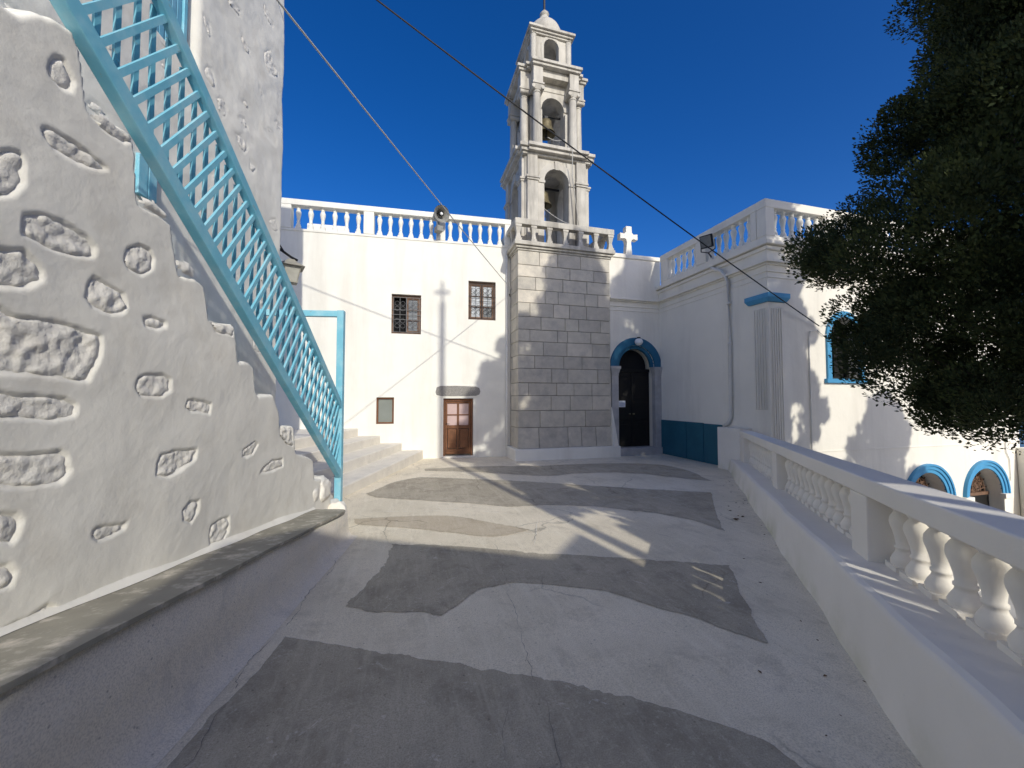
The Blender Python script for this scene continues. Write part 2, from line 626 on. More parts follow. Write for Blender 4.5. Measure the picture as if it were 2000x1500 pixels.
BAL_ROOF = baluster_mesh('baluster', 0.15, 'plaster', 14)
BAL_TERR = baluster_mesh('baluster', 0.145, 'balustrade_paint', 20)

# ------------------------------------------------------------------ measured outlines (metres)
STONES = [
  [(-2.944, 3.076), (-2.907, 3.101), (-2.878, 3.067), (-2.857, 3.042), (-2.866, 2.982), (-2.909, 2.965), (-2.962, 2.978), (-2.974, 3.001), (-2.965, 3.041)] ,
  [(-2.984, 2.727), (-2.96, 2.752), (-2.837, 2.763), (-2.75, 2.749), (-2.673, 2.731), (-2.71, 2.7), (-2.824, 2.666), (-2.927, 2.669), (-2.972, 2.696)] ,
  [(-3.17, 2.496), (-3.085, 2.565), (-3.048, 2.574), (-3.036, 2.528), (-3.036, 2.452), (-3.077, 2.376), (-3.162, 2.317)] ,
  [(-3.037, 2.322), (-2.985, 2.347), (-2.876, 2.366), (-2.75, 2.344), (-2.708, 2.307), (-2.719, 2.249), (-2.814, 2.223), (-2.938, 2.217), (-3.04, 2.23)] ,
  [(-2.533, 2.366), (-2.466, 2.418), (-2.394, 2.42), (-2.36, 2.38), (-2.376, 2.31), (-2.447, 2.245), (-2.528, 2.259), (-2.552, 2.3)] ,
  [(-3.149, 2.127), (-3.025, 2.175), (-2.963, 2.136), (-2.944, 2.111), (-2.946, 2.063), (-3.005, 2.014), (-3.143, 1.982)] ,
  [(-2.716, 2.161), (-2.649, 2.145), (-2.544, 2.118), (-2.525, 2.054), (-2.54, 2.012), (-2.622, 1.979), (-2.718, 1.999), (-2.755, 2.043), (-2.741, 2.109)] ,
  [(-3.151, 1.918), (-3.095, 1.918), (-3.032, 1.888), (-2.895, 1.901), (-2.775, 1.891), (-2.666, 1.874), (-2.671, 1.764), (-2.721, 1.635), (-2.806, 1.64), (-2.956, 1.648), (-3.14, 1.644)] ,
  [(-2.419, 2.012), (-2.364, 2.029), (-2.257, 2.019), (-2.256, 1.986), (-2.335, 1.96), (-2.411, 1.967)] ,
  [(-2.458, 1.667), (-2.412, 1.695), (-2.285, 1.703), (-2.214, 1.669), (-2.211, 1.602), (-2.279, 1.563), (-2.43, 1.562), (-2.467, 1.607)] ,
  [(-2.073, 1.547), (-2.008, 1.553), (-1.846, 1.514), (-1.852, 1.438), (-2.037, 1.463), (-2.079, 1.5)] ,
  [(-3.132, 1.579), (-2.986, 1.563), (-2.819, 1.552), (-2.772, 1.522), (-2.783, 1.471), (-2.876, 1.451), (-3.128, 1.479)] ,
  [(-3.122, 1.338), (-2.943, 1.324), (-2.84, 1.319), (-2.807, 1.281), (-2.792, 1.213), (-2.834, 1.163), (-2.95, 1.173), (-3.116, 1.196)] ,
  [(-2.277, 1.214), (-2.151, 1.224), (-1.976, 1.207), (-1.99, 1.149), (-2.115, 1.088), (-2.216, 1.074), (-2.311, 1.098), (-2.301, 1.165)] ,
  [(-1.442, 1.139), (-1.263, 1.184), (-1.206, 1.155), (-1.285, 1.073), (-1.389, 1.058), (-1.452, 1.082)] ,
  [(-1.139, 0.925), (-0.956, 0.976), (-0.75, 0.961), (-0.747, 0.891), (-0.951, 0.867), (-1.166, 0.891)] ,
  [(-2.089, 0.832), (-2.027, 0.873), (-1.926, 0.865), (-1.94, 0.778), (-2.005, 0.726), (-2.086, 0.762)] ,
  [(-1.798, 0.639), (-1.69, 0.657), (-1.583, 0.645), (-1.578, 0.528), (-1.661, 0.476), (-1.792, 0.504)] ,
  [(-2.681, 0.905), (-2.645, 0.915), (-2.555, 0.892), (-2.481, 0.878), (-2.501, 0.846), (-2.593, 0.835), (-2.651, 0.838), (-2.684, 0.871)] ,
  [(-3.112, 1.109), (-3.005, 1.078), (-2.984, 1.042), (-2.988, 0.985), (-3.019, 0.959), (-3.107, 0.991)] ,
  [(-3.087, 0.894), (-3.028, 0.884), (-3.001, 0.837), (-3.011, 0.784), (-3.082, 0.79)] ,
  [(-3.029, 0.63), (-2.948, 0.627), (-2.879, 0.644), (-2.845, 0.618), (-2.846, 0.556), (-2.912, 0.577), (-2.978, 0.578), (-3.028, 0.586)] ,
  [(-2.771, 2.942), (-2.723, 2.996), (-2.644, 2.989), (-2.536, 2.975), (-2.589, 2.92), (-2.72, 2.916)] ,
  [(-2.472, 2.697), (-2.381, 2.714), (-2.279, 2.688), (-2.291, 2.643), (-2.416, 2.643), (-2.482, 2.651)] ,
  [(-2.196, 2.436), (-2.08, 2.454), (-2.02, 2.414), (-2.034, 2.366), (-2.147, 2.36), (-2.194, 2.39)] ,
  [(-1.862, 2.096), (-1.604, 2.119), (-1.611, 2.034), (-1.811, 2.041)] ,
  [(-0.817, 1.266), (-0.573, 1.248), (-0.545, 1.06), (-0.682, 1.094), (-0.825, 1.197)] ,
]
PROF = [(-3.145, 3.139), (-3.085, 3.148), (-2.951, 3.244), (-2.875, 3.273), (-2.839, 3.207), (-2.814, 3.06), (-2.794, 2.969), (-2.767, 2.945), (-2.644, 2.979), (-2.542, 2.986), (-2.519, 2.895), (-2.507, 2.709), (-2.488, 2.648), (-2.339, 2.654), (-2.248, 2.629), (-2.225, 2.531), (-2.205, 2.482), (-2.17, 2.358), (-2.026, 2.369), (-1.937, 2.339), (-1.903, 2.19), (-1.887, 2.114), (-1.853, 2.111), (-1.604, 2.136), (-1.575, 1.997), (-1.563, 1.885), (-1.541, 1.847), (-1.373, 1.857), (-1.312, 1.843), (-1.284, 1.638), (-1.226, 1.585), (-0.983, 1.579), (-0.867, 1.442), (-0.836, 1.285), (-0.534, 1.264), (-0.481, 0.996), (-0.35, 0.944), (-0.023, 0.847), (0.024, 0.613), (0.272, 0.552), (0.508, 0.4), (0.566, 0.106)]
BST = [(0.397, 6.154, 0.096, 0.104), (0.99, 6.437, 0.241, 0.22), (-0.057, 4.987, 0.111, 0.115), (0.365, 5.098, 0.132, 0.08), (0.339, 4.832, 0.168, 0.114), (0.432, 5.375, 0.097, 0.046), (-0.335, 5.707, 0.098, 0.099), (0.137, 6.428, 0.173, 0.067), (1.038, 5.371, 0.244, 0.091), (-1.43, 4.431, 0.061, 0.051), (-1.063, 4.306, 0.067, 0.065), (0.755, 5.816, 0.088, 0.062), (-0.238, 5.172, 0.088, 0.121), (0.588, 4.656, 0.102, 0.072), (1.171, 4.14, 0.127, 0.106), (0.912, 7.05, 0.189, 0.077), (-0.172, 4.719, 0.074, 0.082), (-1.534, 3.844, 0.078, 0.056), (-0.876, 4.758, 0.053, 0.034), (-0.087, 3.853, 0.092, 0.073)]
PATCH = {
  'near' : [(-0.737, 2.962), (-0.427, 2.79), (-0.042, 2.577), (0.342, 2.372), (0.875, 2.082), (1.365, 1.727), (1.595, 1.492), (1.641, 1.334), (1.662, 1.114), (1.067, 1.175), (0.198, 1.354), (-0.459, 1.536), (-1.021, 1.787), (-0.952, 2.053), (-0.866, 2.435)] ,
  'second' : [(-0.116, 4.607), (0.614, 4.307), (1.432, 3.868), (1.849, 3.709), (2.517, 3.374), (3.04, 3.115), (2.744, 2.709), (2.503, 2.36), (2.295, 2.052), (2.182, 2.183), (2.072, 2.387), (1.929, 2.594), (1.679, 2.912), (1.328, 3.15), (0.919, 3.313), (0.644, 3.291), (0.448, 3.124), (0.274, 2.963), (0.057, 3.075), (-0.165, 3.129), (-0.415, 3.275), (-0.296, 3.6), (-0.169, 4.005)] ,
  'third' : [(-0.171, 8.195), (0.344, 8.623), (1.164, 8.216), (2.326, 7.61), (3.981, 6.496), (5.229, 5.755), (4.376, 4.696), (3.81, 3.955), (3.736, 4.459), (3.487, 4.887), (3.152, 5.149), (2.749, 5.502), (2.078, 5.72), (1.597, 5.76), (0.883, 6.214), (0.265, 6.557), (-0.429, 6.93), (-0.618, 7.253)] ,
  'far' : [(0.505, 9.682), (1.889, 9.702), (3.406, 9.367), (4.263, 9.393), (5.642, 9.194), (6.389, 8.714), (6.476, 7.873), (6.025, 6.584), (5.759, 6.883), (5.179, 7.665), (4.653, 8.016), (3.706, 8.141), (3.091, 7.985), (2.527, 8.269), (1.619, 8.927), (0.49, 9.384)] ,
  'sandy' : [(-0.646, 5.723), (0.023, 5.662), (0.573, 5.536), (0.833, 5.362), (1.12, 5.043), (1.52, 4.651), (1.163, 4.534), (0.867, 4.598), (0.513, 4.83), (-0.009, 5.18), (-0.588, 5.494)] ,
}

WB0 = (9.21, 6.70, 3.23)
WB1 = (-2.20, 5.62, 8.18)
WA0 = (3.216, 11.40, 4.83)
WA1 = (-2.62, 0.25, 4.72)
# ------------------------------------------------------------------ ground and terrace
TH = R(15.5)


def fz(x, y):
    return -0.015 * (x * math.sin(TH) + y * math.cos(TH))


BD = Vector((0.636, 0.772, 0)).normalized()
BN = Vector((BD.y, -BD.x, 0))
BP0 = Vector((2.19, 1.18, 0))


def bal_pt(s, off):
    p = BP0 + BD * s + BN * off
    return (p.x, p.y)


GROUND = -3.5
outline = [(-9, -14), (4.2, -14), (4.2, -4.6), (3.6, -4.6), (3.6, -0.9), bal_pt(-2.2, 0.5), bal_pt(8.6, 0.5), (8.1, 12.5), (-9, 12.5)]
tri = tessellate_polygon([[Vector((x, y, 0)) for x, y in outline]])
m = MB()
nO = len(outline)
m.add([(x, y, fz(x, y)) for x, y in outline] + [(x, y, GROUND - 0.3) for x, y in outline],
      [tuple(t) for t in tri] + [(i, (i + 1) % nO, nO + (i + 1) % nO, nO + i) for i in range(nO)])
terrace = m.build('terrace_floor', 'painted_floor')
tag(terrace, 'whitewashed terrace floor with curved patches of bare grey concrete', None, kind='structure')

lower = MB().add([(-60, -60, GROUND), (60, -60, GROUND), (60, 60, GROUND), (-60, 60, GROUND)], [(0, 1, 2, 3)]).build('lower_courtyard', 'lower_paving')
tag(lower, 'pale paved courtyard below the terrace', None, kind='structure')
sea = MB().add([(-9000, -9000, -90), (9000, -9000, -90), (9000, 9000, -90), (-9000, 9000, -90)], [(0, 1, 2, 3)]).build('sea', 'sea')
tag(sea, 'dark blue sea far below', None, kind='structure')


def ragged(poly, step=0.05, amp=0.012, seed=1):
    pts = []
    n = len(poly)
    # Catmull-Rom through the outline, then small noise so the paint edge is hand-brushed
    for i in range(n):
        p0, p1, p2, p3 = [np.array(poly[(i + k - 1) % n]) for k in range(4)]
        L = np.linalg.norm(p2 - p1)
        k = max(2, int(L / step))
        for j in range(k):
            t = j / k
            def tan(a_, b_, c_):
                u_, w_ = b_ - a_, c_ - b_
                cs = float(u_ @ w_) / (np.linalg.norm(u_) * np.linalg.norm(w_) + 1e-9)
                return (c_ - a_) * 0.5 * (1.0 if cs > 0.6 else 0.0)
            m1 = tan(p0, p1, p2)
            m2 = tan(p1, p2, p3)
            if not m1.any() or not m2.any():
                m1 = m1 if m1.any() else (p2 - p1) * 1.0
                m2 = m2 if m2.any() else (p2 - p1) * 1.0
            # limit tangents so corners stay crisp
            for mm in (m1, m2):
                q = np.linalg.norm(mm)
                if q > L * 0.7:
                    mm *= L * 0.7 / q
            h = ((2 * t**3 - 3 * t**2 + 1) * p1 + (t**3 - 2 * t**2 + t) * m1 + (-2 * t**3 + 3 * t**2) * p2 + (t**3 - t**2) * m2)
            pts.append(h)
    pts = np.array(pts)
    nx = fbm(pts[:, 0], pts[:, 1], 3, 6, seed, 0.62)
    ny = fbm(pts[:, 0], pts[:, 1], 3, 6, seed + 30, 0.62)
    chip = fbm(pts[:, 0], pts[:, 1], 16, 4, seed + 70, 0.7)
    chip2 = fbm(pts[:, 0], pts[:, 1], 16, 4, seed + 80, 0.7)
    zone = np.clip(fbm(pts[:, 0], pts[:, 1], 1.5, 2, seed + 90) * 1.6 + 0.4, 0.1, 1.3)
    pts[:, 0] += nx * amp + chip * 0.011 * zone
    pts[:, 1] += ny * amp + chip2 * 0.011 * zone
    return [tuple(p) for p in pts]


for i, (key, poly) in enumerate(PATCH.items()):
    pr = ragged(poly, 0.012, 0.016, 3 + i * 7)
    t = tessellate_polygon([[Vector((x, y, 0)) for x, y in pr]])
    mm = MB().add([(x, y, fz(x, y) + 0.004) for x, y in pr], [tuple(q) for q in t])
    mm.build('bare_patch', 'sandy_concrete' if key == 'sandy' else 'bare_concrete', terrace)

# straight construction joints in the slab, and a few long cracks, as thin dark strips lying on the floor


def floor_line(name, pts, w, mat, dz=0.008):
    P = [Vector((x, y, 0)) for x, y in pts]
    vs, fs = [], []
    for i, p in enumerate(P):
        a = P[max(0, i - 1)]
        b = P[min(len(P) - 1, i + 1)]
        d = (b - a).normalized()
        s = Vector((-d.y, d.x, 0))
        ww = w * (0.10 + 0.65 * abs(math.sin(i * 1.7 + 0.4)) * abs(math.sin(i * 0.23))) * 0.5
        if i in (0, len(P) - 1):
            ww *= 0.2
        for q in (p + s * ww, p - s * ww):
            vs.append((q.x, q.y, fz(q.x, q.y) + dz))
    for i in range(len(P) - 1):
        fs.append((2 * i, 2 * i + 1, 2 * i + 3, 2 * i + 2))
    MB().add(vs, fs).build(name, mat, terrace)


def wander(a, b, n, amp, seed):
    rng = np.random.default_rng(seed)
    out = []
    off = 0
    d = np.array(b) - np.array(a)
    nn = np.array([-d[1], d[0]]) / np.linalg.norm(d)
    for k in range(n + 1):
        off += rng.normal(0, amp)
        off *= 0.93
        out.append(tuple(np.array(a) + d * k / n + nn * off))
    return out


floor_line('crack', wander((1.02, 4.4), (0.62, 1.45), 68, 0.0099, 2), 0.0055, 'mortar')
floor_line('crack', wander((0.45, 4.45), (0.22, 3.5), 28, 0.0090, 5), 0.0039, 'mortar')
for k, (ya, yb) in enumerate(((4.35, 3.9), (3.75, 3.1), (2.95, 2.5), (2.4, 1.75))):
    xa, xb = -0.62 - (4.35 - ya) * 0.135, -0.62 - (4.35 - yb) * 0.135
    floor_line('crack', wander((xa, ya), (xb, yb), 22, 0.008, 60 + k), 0.008, 'mortar')
floor_line('crack', wander((-0.42, 3.28), (-0.12, 3.85), 24, 0.0067, 14), 0.0055, 'mortar')
floor_line('crack', wander((0.55, 2.1), (0.35, 1.4), 20, 0.0090, 21), 0.0033, 'mortar')
floor_line('paint_ridge', wander((1.75, 5.0), (1.35, 4.1), 14, 0.01, 31), 0.014, 'plaster', 0.007)
floor_line('paint_ridge', wander((0.35, 6.1), (1.55, 5.35), 24, 0.02, 33), 0.016, 'plaster', 0.007)
floor_line('paint_ridge', wander((-0.5, 6.0), (0.75, 5.75), 24, 0.02, 35), 0.018, 'plaster', 0.007)
floor_line('paint_ridge', wander((1.2, 4.6), (1.85, 4.45), 16, 0.02, 37), 0.012, 'plaster', 0.007)

# ------------------------------------------------------------------ outdoor staircase on the left
ST_O = (-0.62, 5.0, 0)
ST_RZ = R(80)          # local x runs down the stair, local y points left into it
stair = thing('outdoor_staircase', 'whitewashed stone staircase with exposed boulders climbing beside the house', 'staircase', ST_O, ST_RZ)
WY = 0.40              # face of the stair wall
prof = [(-5.4, 3.24), (-3.4, 3.18)] + PROF
ps = np.array([p[0] for p in prof])
pz = np.array([p[1] for p in prof])
nu, nv = 520, 300
S = np.linspace(-4.9, 0.605, nu)
top = np.interp(S, ps, pz) + 0.018 * fbm(S, S * 0 + 3.3, 7, 3, 5)
zb = -0.25 + 0 * S
T = np.linspace(0, 1, nv)
SS = np.repeat(S[:, None], nv, 1)
ZG = np.linspace(-0.25, 3.34, nv)
ZZ = np.minimum(ZG[None, :], top[:, None])


def plaster_relief(SS, ZZ, stones, seed, depth=0.016, und=0.012):
    h = und * fbm(SS, ZZ, 1.3, 2, seed, 0.35) + 0.0035 * fbm(SS, ZZ, 3.2, 4, seed + 9, 0.55)
    warp = 0.006 * fbm(SS, ZZ, 9, 3, seed + 40)
    for poly in stones:
        xs = [p[0] for p in poly]
        zs = [p[1] for p in poly]
        k = (SS > min(xs) - 0.12) & (SS < max(xs) + 0.12) & (ZZ > min(zs) - 0.12) & (ZZ < max(zs) + 0.12)
        if not k.any():
            continue
        d = poly_dist(SS[k], ZZ[k], poly) + warp[k]
        hh = h[k]
        hh = hh - depth * sstep(-0.008, 0.012, d)
        h[k] = hh
    return h


def stone_patch(name, poly, wall_h, y_face, seed, mat, parent, res=0.011, sink=0.016, rough=0.013):
    xs = [p[0] for p in poly]
    zs = [p[1] for p in poly]
    n1 = max(8, int((max(xs) - min(xs) + 0.02) / res))
    n2 = max(8, int((max(zs) - min(zs) + 0.02) / res))
    a = np.linspace(min(xs) - 0.012, max(xs) + 0.012, n1)
    b = np.linspace(min(zs) - 0.012, max(zs) + 0.012, n2)
    A, B = np.meshgrid(a, b, indexing='ij')
    warp = 0.006 * fbm(A, B, 9, 3, wall_h + 40)
    d = poly_dist(A, B, poly) + warp
    base = 0.012 * fbm(A, B, 1.3, 2, wall_h, 0.35)
    r = 0.5 + 0.55 * fbm(A, B, 20, 5, seed, 0.66) - 0.35 * np.abs(fbm(A, B, 8, 3, seed + 2))
    h = base - sink + rough * (r * 1.2 - 0.6) - 0.018 * (1 - sstep(-0.012, 0.02, d))
    V = np.stack([A, y_face - h, B], -1).reshape(-1, 3)
    return grid_mesh(name, V, n1, n2, mat, parent, keep=(d > -0.006))


hW = plaster_relief(SS, ZZ, STONES, 101)
# the wall rounds over into the bench at its foot and into the steps at its top
edge = np.clip((top[:, None] - ZZ) / 0.03, 0, 1)
hW = hW - 0.03 * (1 - np.sqrt(1 - (1 - edge) ** 2))
V = np.stack([SS, WY - hW, ZZ], -1)
# a top strip that runs back over the parapet and down behind it
back = [np.stack([S, np.full(nu, WY + 0.10), top + 0.006], -1), np.stack([S, np.full(nu, WY + 0.22), top - 0.004], -1),
        np.stack([S, np.full(nu, WY + 0.245), top - 0.5], -1)]
V = np.concatenate([V] + [b[:, None, :] for b in back], 1)
grid_mesh('stair_wall', V.reshape(-1, 3), nu, nv + 3, 'rough_plaster', stair)
for i, poly in enumerate(STONES):
    proud = i >= 22
    stone_patch('wall_stone', poly, 101, WY, 300 + i * 5, 'limewashed_stone', stair, res=0.011 if i < 22 else 0.014,
                sink=0.005 if not proud else -0.006, rough=0.0095 if not proud else 0.012)
# boulders that stick out at the foot of the stair


def boulder(name, mat, parent, c, r, seed, sub=4):
    bm = bmesh.new()
    bmesh.ops.create_icosphere(bm, subdivisions=sub, radius=1.0)
    from mathutils import noise
    for v in bm.verts:
        p = v.co.copy()
        k = 1 + 0.16 * noise.noise(p * 1.3 + Vector((seed, 0, 0))) + 0.10 * noise.noise(p * 3.1 + Vector((0, seed, 0))) + 0.05 * noise.noise(p * 7 + Vector((0, 0, seed)))
        q = Vector([math.copysign(abs(t) ** 0.72, t) for t in p])
        v.co = Vector((q.x * r[0], q.y * r[1], q.z * r[2])) * k
    me = bpy.data.meshes.new(name)
    bm.to_mesh(me)
    bm.free()
    me.materials.append(MATS[mat])
    me.polygons.foreach_set('use_smooth', [True] * len(me.polygons))
    o = bpy.data.objects.new(name, me)
    COL.objects.link(o)
    o.location = c
    o.parent = parent
    return o


boulder('wall_stone', 'limewashed_stone', stair, (0.36, 0.50, 0.40), (0.20, 0.14, 0.17), 3.1)
boulder('wall_stone', 'limewashed_stone', stair, (0.06, 0.47, 0.42), (0.13, 0.085, 0.11), 8.4)
boulder('wall_stone', 'limewashed_stone', stair, (0.72, 0.50, 0.02), (0.20, 0.16, 0.16), 5.7)
boulder('wall_stone', 'limewashed_stone', stair, (0.52, 0.30, -0.02), (0.10, 0.12, 0.24), 9.2)
# the steps themselves
for k in range(13):
    s0 = 0.95 - 0.335 * k
    z0 = 0.13 + 0.25 * k
    mm = MB().box(s0 - 0.345 if k < 12 else -5.4, s0, WY + 0.225, 1.56, z0 - 0.9, z0)
    mm.build('step', 'limewash_step', stair, bevel=0.02)
MB().box(0.66, 0.95, WY + 0.05, WY + 0.23, -0.3, 0.10).build('foot_block', 'limewash_step', stair, bevel=0.03)

# ------------------------------------------------------------------ bench
bench = thing('stone_bench', 'long low stone bench with worn grey seat at foot of the staircase wall', 'bench', ST_O, ST_RZ)


def bench_z(s):
    return 0.255 - 0.117 * s


n = 90
sx = np.linspace(-4.9, 0.0, n)
rows = []
zt = bench_z(sx) - 0.022
for k, (yy, fz_) in enumerate([(WY + 0.02, None), (0.03, None), (0.012, None), (0.008, 0.5), (-0.01, 0.25), (-0.05, 0.06), (-0.13, 0.0)]):
    if fz_ is None:
        z = zt
    else:
        fl = np.array([fz(ST_O[0] + math.sin(R(10)) * s, ST_O[1] + math.cos(R(10)) * s) for s in sx])
        z = fl + (zt - fl) * fz_ + (0.002 if fz_ == 0 else 0)
    wob = 0.012 * fbm(sx, sx * 0 + k * 0.4, 1.5, 3, 60)
    rows.append(np.stack([sx, yy + wob * (1 if k > 2 else 0), z], -1))
V = np.stack(rows, 1)
grid_mesh('bench_base', V.reshape(-1, 3), n, len(rows), 'bench_side', bench)
MB().box(-0.06, 0.02, 0.03, WY + 0.02, -0.3, float(bench_z(0)) - 0.022).build('bench_end', 'bench_side', bench, bevel=0.03)
# seat slab with a worn, wavy front edge and a rounded far corner
out = []
for s in np.linspace(-4.9, -0.18, 60):
    out.append((s, -0.012 + 0.010 * float(fbm(np.array([s]), np.array([0.7]), 2.3, 3, 71)[0])))
out += [(-0.10, 0.005), (-0.05, 0.04), (-0.03, 0.10), (0.0, 0.30), (0.02, WY + 0.03), (-4.9, WY + 0.03)]
t = tessellate_polygon([[Vector((a, b, 0)) for a, b in out]])
k = len(out)
MB().add([(a, b, bench_z(a)) for a, b in out] + [(a, b, bench_z(a) - 0.024) for a, b in out],
         [tuple(q) for q in t] + [tuple(i + k for i in reversed(q)) for q in t] + [(i, (i + 1) % k, k + (i + 1) % k, k + i) for i in range(k)]).build(
    'bench_seat', 'seat_stone', bench, bevel=0.008)
# painted upstand between seat and wall
mm = MB()
for a, b in zip(np.linspace(-4.9, 0.0, 40)[:-1], np.linspace(-4.9, 0.0, 40)[1:]):
    w0 = 0.035 + 0.012 * math.sin(a * 7)
    w1 = 0.035 + 0.012 * math.sin(b * 7)
    mm.add([(a, WY - w0, bench_z(a) + 0.003), (b, WY - w1, bench_z(b) + 0.003), (b, WY + 0.02, bench_z(b) + 0.055), (a, WY + 0.02, bench_z(a) + 0.055)], [(0, 1, 2, 3)])
mm.build('painted_fillet', 'rough_plaster', bench, smooth=True)

# ------------------------------------------------------------------ blue railing on the stair
rail = thing('stair_railing', 'light blue wooden lattice railing descending along the stone staircase', 'railing', ST_O, ST_RZ)
RY = WY + 0.02


def rail_top(s):
    return 2.105 - 0.764 * s


def rail_bot(s):
    return 1.15 - 0.764 * s


def railp(s, which):
    return (s, RY, (rail_top(s) if which else rail_bot(s)))


UPV = (0.607, 0, 0.795)
S_END = 0.88
S_BEG = -4.0
MB().beam((S_BEG, RY - 0.022, rail_top(S_BEG)), (S_END, RY - 0.022, rail_top(S_END)), 0.06, 0.085, UPV).build('top_rail', 'blue_paint', rail, bevel=0.006)
MB().beam((S_BEG, RY - 0.022, rail_bot(S_BEG)), (S_END, RY - 0.022, rail_bot(S_END)), 0.07, 0.095, UPV).build('bottom_rail', 'blue_paint', rail, bevel=0.006)
# slats square to the rails on the near side, upright slats behind them
a38 = math.atan(0.764)
gap = 0.955 * math.cos(a38)
perp = Vector((math.sin(a38), 0, math.cos(a38)))
sl = MB().beam((0, 0, 0), tuple(perp * (gap - 0.03)), 0.02, 0.034, (1, 0, 0)).build('slat', 'blue_paint', None, bevel=0.003, link=False).data
hL = 0.93
vsl = MB().beam((0, 0, 0), (0, 0, hL), 0.014, 0.034, (1, 0, 0)).build('slat', 'blue_paint', None, bevel=0.003, link=False).data
s = -3.95
while s < 0.25:
    b = Vector((s, RY - 0.022, rail_bot(s) + 0.02))
    inst(sl, 'slat', rail, b)
    s += 0.098
s = 0.27
while s < 0.84:
    # the last slats are cut short by the post
    b = Vector((s, RY - 0.022, rail_bot(s) + 0.02))
    f = min(1.0, (S_END - s) / (perp.x * gap))
    inst(sl, 'slat', rail, b, (f, 1, f))
    s += 0.098
s = -3.9
while s < 0.85:
    inst(vsl, 'slat', rail, (s, RY + 0.022, rail_bot(s) + 0.01))
    s += 0.118
MB().box(S_END - 0.045, S_END + 0.045, RY - 0.055, RY + 0.035, 0.10, 2.80).build('post', 'blue_paint', rail, bevel=0.006)
MB().box(S_END - 0.035, S_END + 0.035, RY + 0.035, 1.53, 2.71, 2.795).build('gate_lintel', 'blue_paint', rail, bevel=0.006)
MB().box(S_END - 0.03, S_END + 0.03, RY + 0.035, RY + 0.12, 1.30, 1.46).build('latch_block', 'blue_paint', rail, bevel=0.006)
# far stringer of the railing on the house side
wall_rail = thing('wall_handrail', 'light blue handrail with slats on the house side of the stair', 'railing', ST_O, ST_RZ)
MB().beam((-3.6, 1.42, rail_top(-3.6) - 0.55), (0.75, 1.42, rail_top(0.75) - 0.55), 0.04, 0.06, UPV).build('top_rail', 'blue_paint', wall_rail, bevel=0.005)
MB().beam((-3.6, 1.42, rail_bot(-3.6) - 0.12), (0.75, 1.42, rail_bot(0.75) - 0.12), 0.05, 0.11, UPV).build('bottom_rail', 'blue_paint', wall_rail, bevel=0.005)
s = -3.5
while s < 0.7:
    MB().beam((s, 1.42, rail_bot(s) - 0.10), (s, 1.42, rail_top(s) - 0.56), 0.03, 0.03).build('baluster', 'blue_paint', wall_rail)
    s += 0.33

# ------------------------------------------------------------------ house behind the stair
house = thing('stone_house', 'tall rough whitewashed stone house with blue shutters beside the stair', 'house', ST_O, ST_RZ)
HY = 1.5
HX1 = 1.45
HZ = 9.3
rng = np.random.default_rng(5)
bst = []
for (cs, cz, rs, rz) in BST:
    bst.append((cs, cz, min(rs, 0.2), rz))
tries = 0
while len(bst) < 52 and tries < 4000:
    tries += 1
    cs, cz = rng.uniform(-3.2, 1.3), rng.uniform(0.6, 7.6)
    if cz < 1.6 - 0.764 * cs + 0.35 and cs < 0.7:
        continue
    if -1.35 < cs < -0.25 and cz > 4.6:
        continue
    r1, r2 = rng.uniform(0.07, 0.19), rng.uniform(0.05, 0.12)
    if all(abs(cs - a) > r1 + c + 0.05 or abs(cz - b) > r2 + d + 0.05 for a, b, c, d in bst):
        bst.append((cs, cz, r1, r2))
bpoly = []
for i, (cs, cz, r1, r2) in enumerate(bst):
    n = 9
    tilt = rng.uniform(-0.5, 0.3)
    pl = []
    for k in range(n):
        a = 2 * math.pi * k / n
        rr = rng.uniform(0.55, 1.25)
        x, y = r1 * rr * math.cos(a), r2 * rr * math.sin(a)
        pl.append((min(cs + x * math.cos(tilt) - y * math.sin(tilt), 1.4), cz + x * math.sin(tilt) + y * math.cos(tilt)))
    bpoly.append(pl)
WIN = (-1.05, -0.64, 5.00, 7.2)      # shuttered window: s0, s1, z0, z1
n1, n2 = 330, 480
A, B = np.meshgrid(np.linspace(-5.6, HX1, n1), np.linspace(-0.4, HZ, n2), indexing='ij')
h = plaster_relief(A, B, bpoly, 211, depth=0.006, und=0.016)
h = h + 0.006 * fbm(A, B, 3.5, 3, 331)
# splayed recess round the window
dwin = np.minimum(np.minimum(A - WIN[0] + 0.0, WIN[1] + 0.22 - A), np.minimum(B - WIN[2], WIN[3] - B))
h = h - 0.16 * sstep(-0.02, 0.22, dwin)
# soft rounded corner at the right-hand end
e = np.clip((HX1 - A) / 0.10, 0, 1)
h = h - 0.10 * (1 - np.sqrt(1 - (1 - e) ** 2))
V = np.stack([A + 0.02 * fbm(B, A * 0 + 2, 2.5, 4, 77) * (1 - e), HY - h, B], -1)
# return of the wall round the corner
side = []
for yy in (HY + 0.3, HY + 1.2, 6.0):
    side.append(np.stack([np.full(n2, HX1 + 0.0) + 0.02 * fbm(B[0], B[0] * 0 + 2, 2.5, 4, 77), np.full(n2, yy), B[0]], -1)[None])
V = np.concatenate([V] + side, 0)
grid_mesh('house_wall', V.reshape(-1, 3), n1 + 3, n2, 'rough_plaster', house)
MB().box(-5.6, HX1 - 0.08, HY + 0.45, 6.0, -0.4, HZ - 0.02).build('house_core', 'rough_plaster', house)
MB().box(-5.6, HX1 + 0.04, HY - 0.05, 6.0, HZ - 0.01, HZ + 0.14).build('roof_edge', 'rough_plaster', house, bevel=0.05)
for i, pl in enumerate(bpoly):
    stone_patch('wall_stone', pl, 211, HY, 900 + 4 * i, 'limewashed_stone', house, res=0.016, sink=-0.001, rough=0.012)
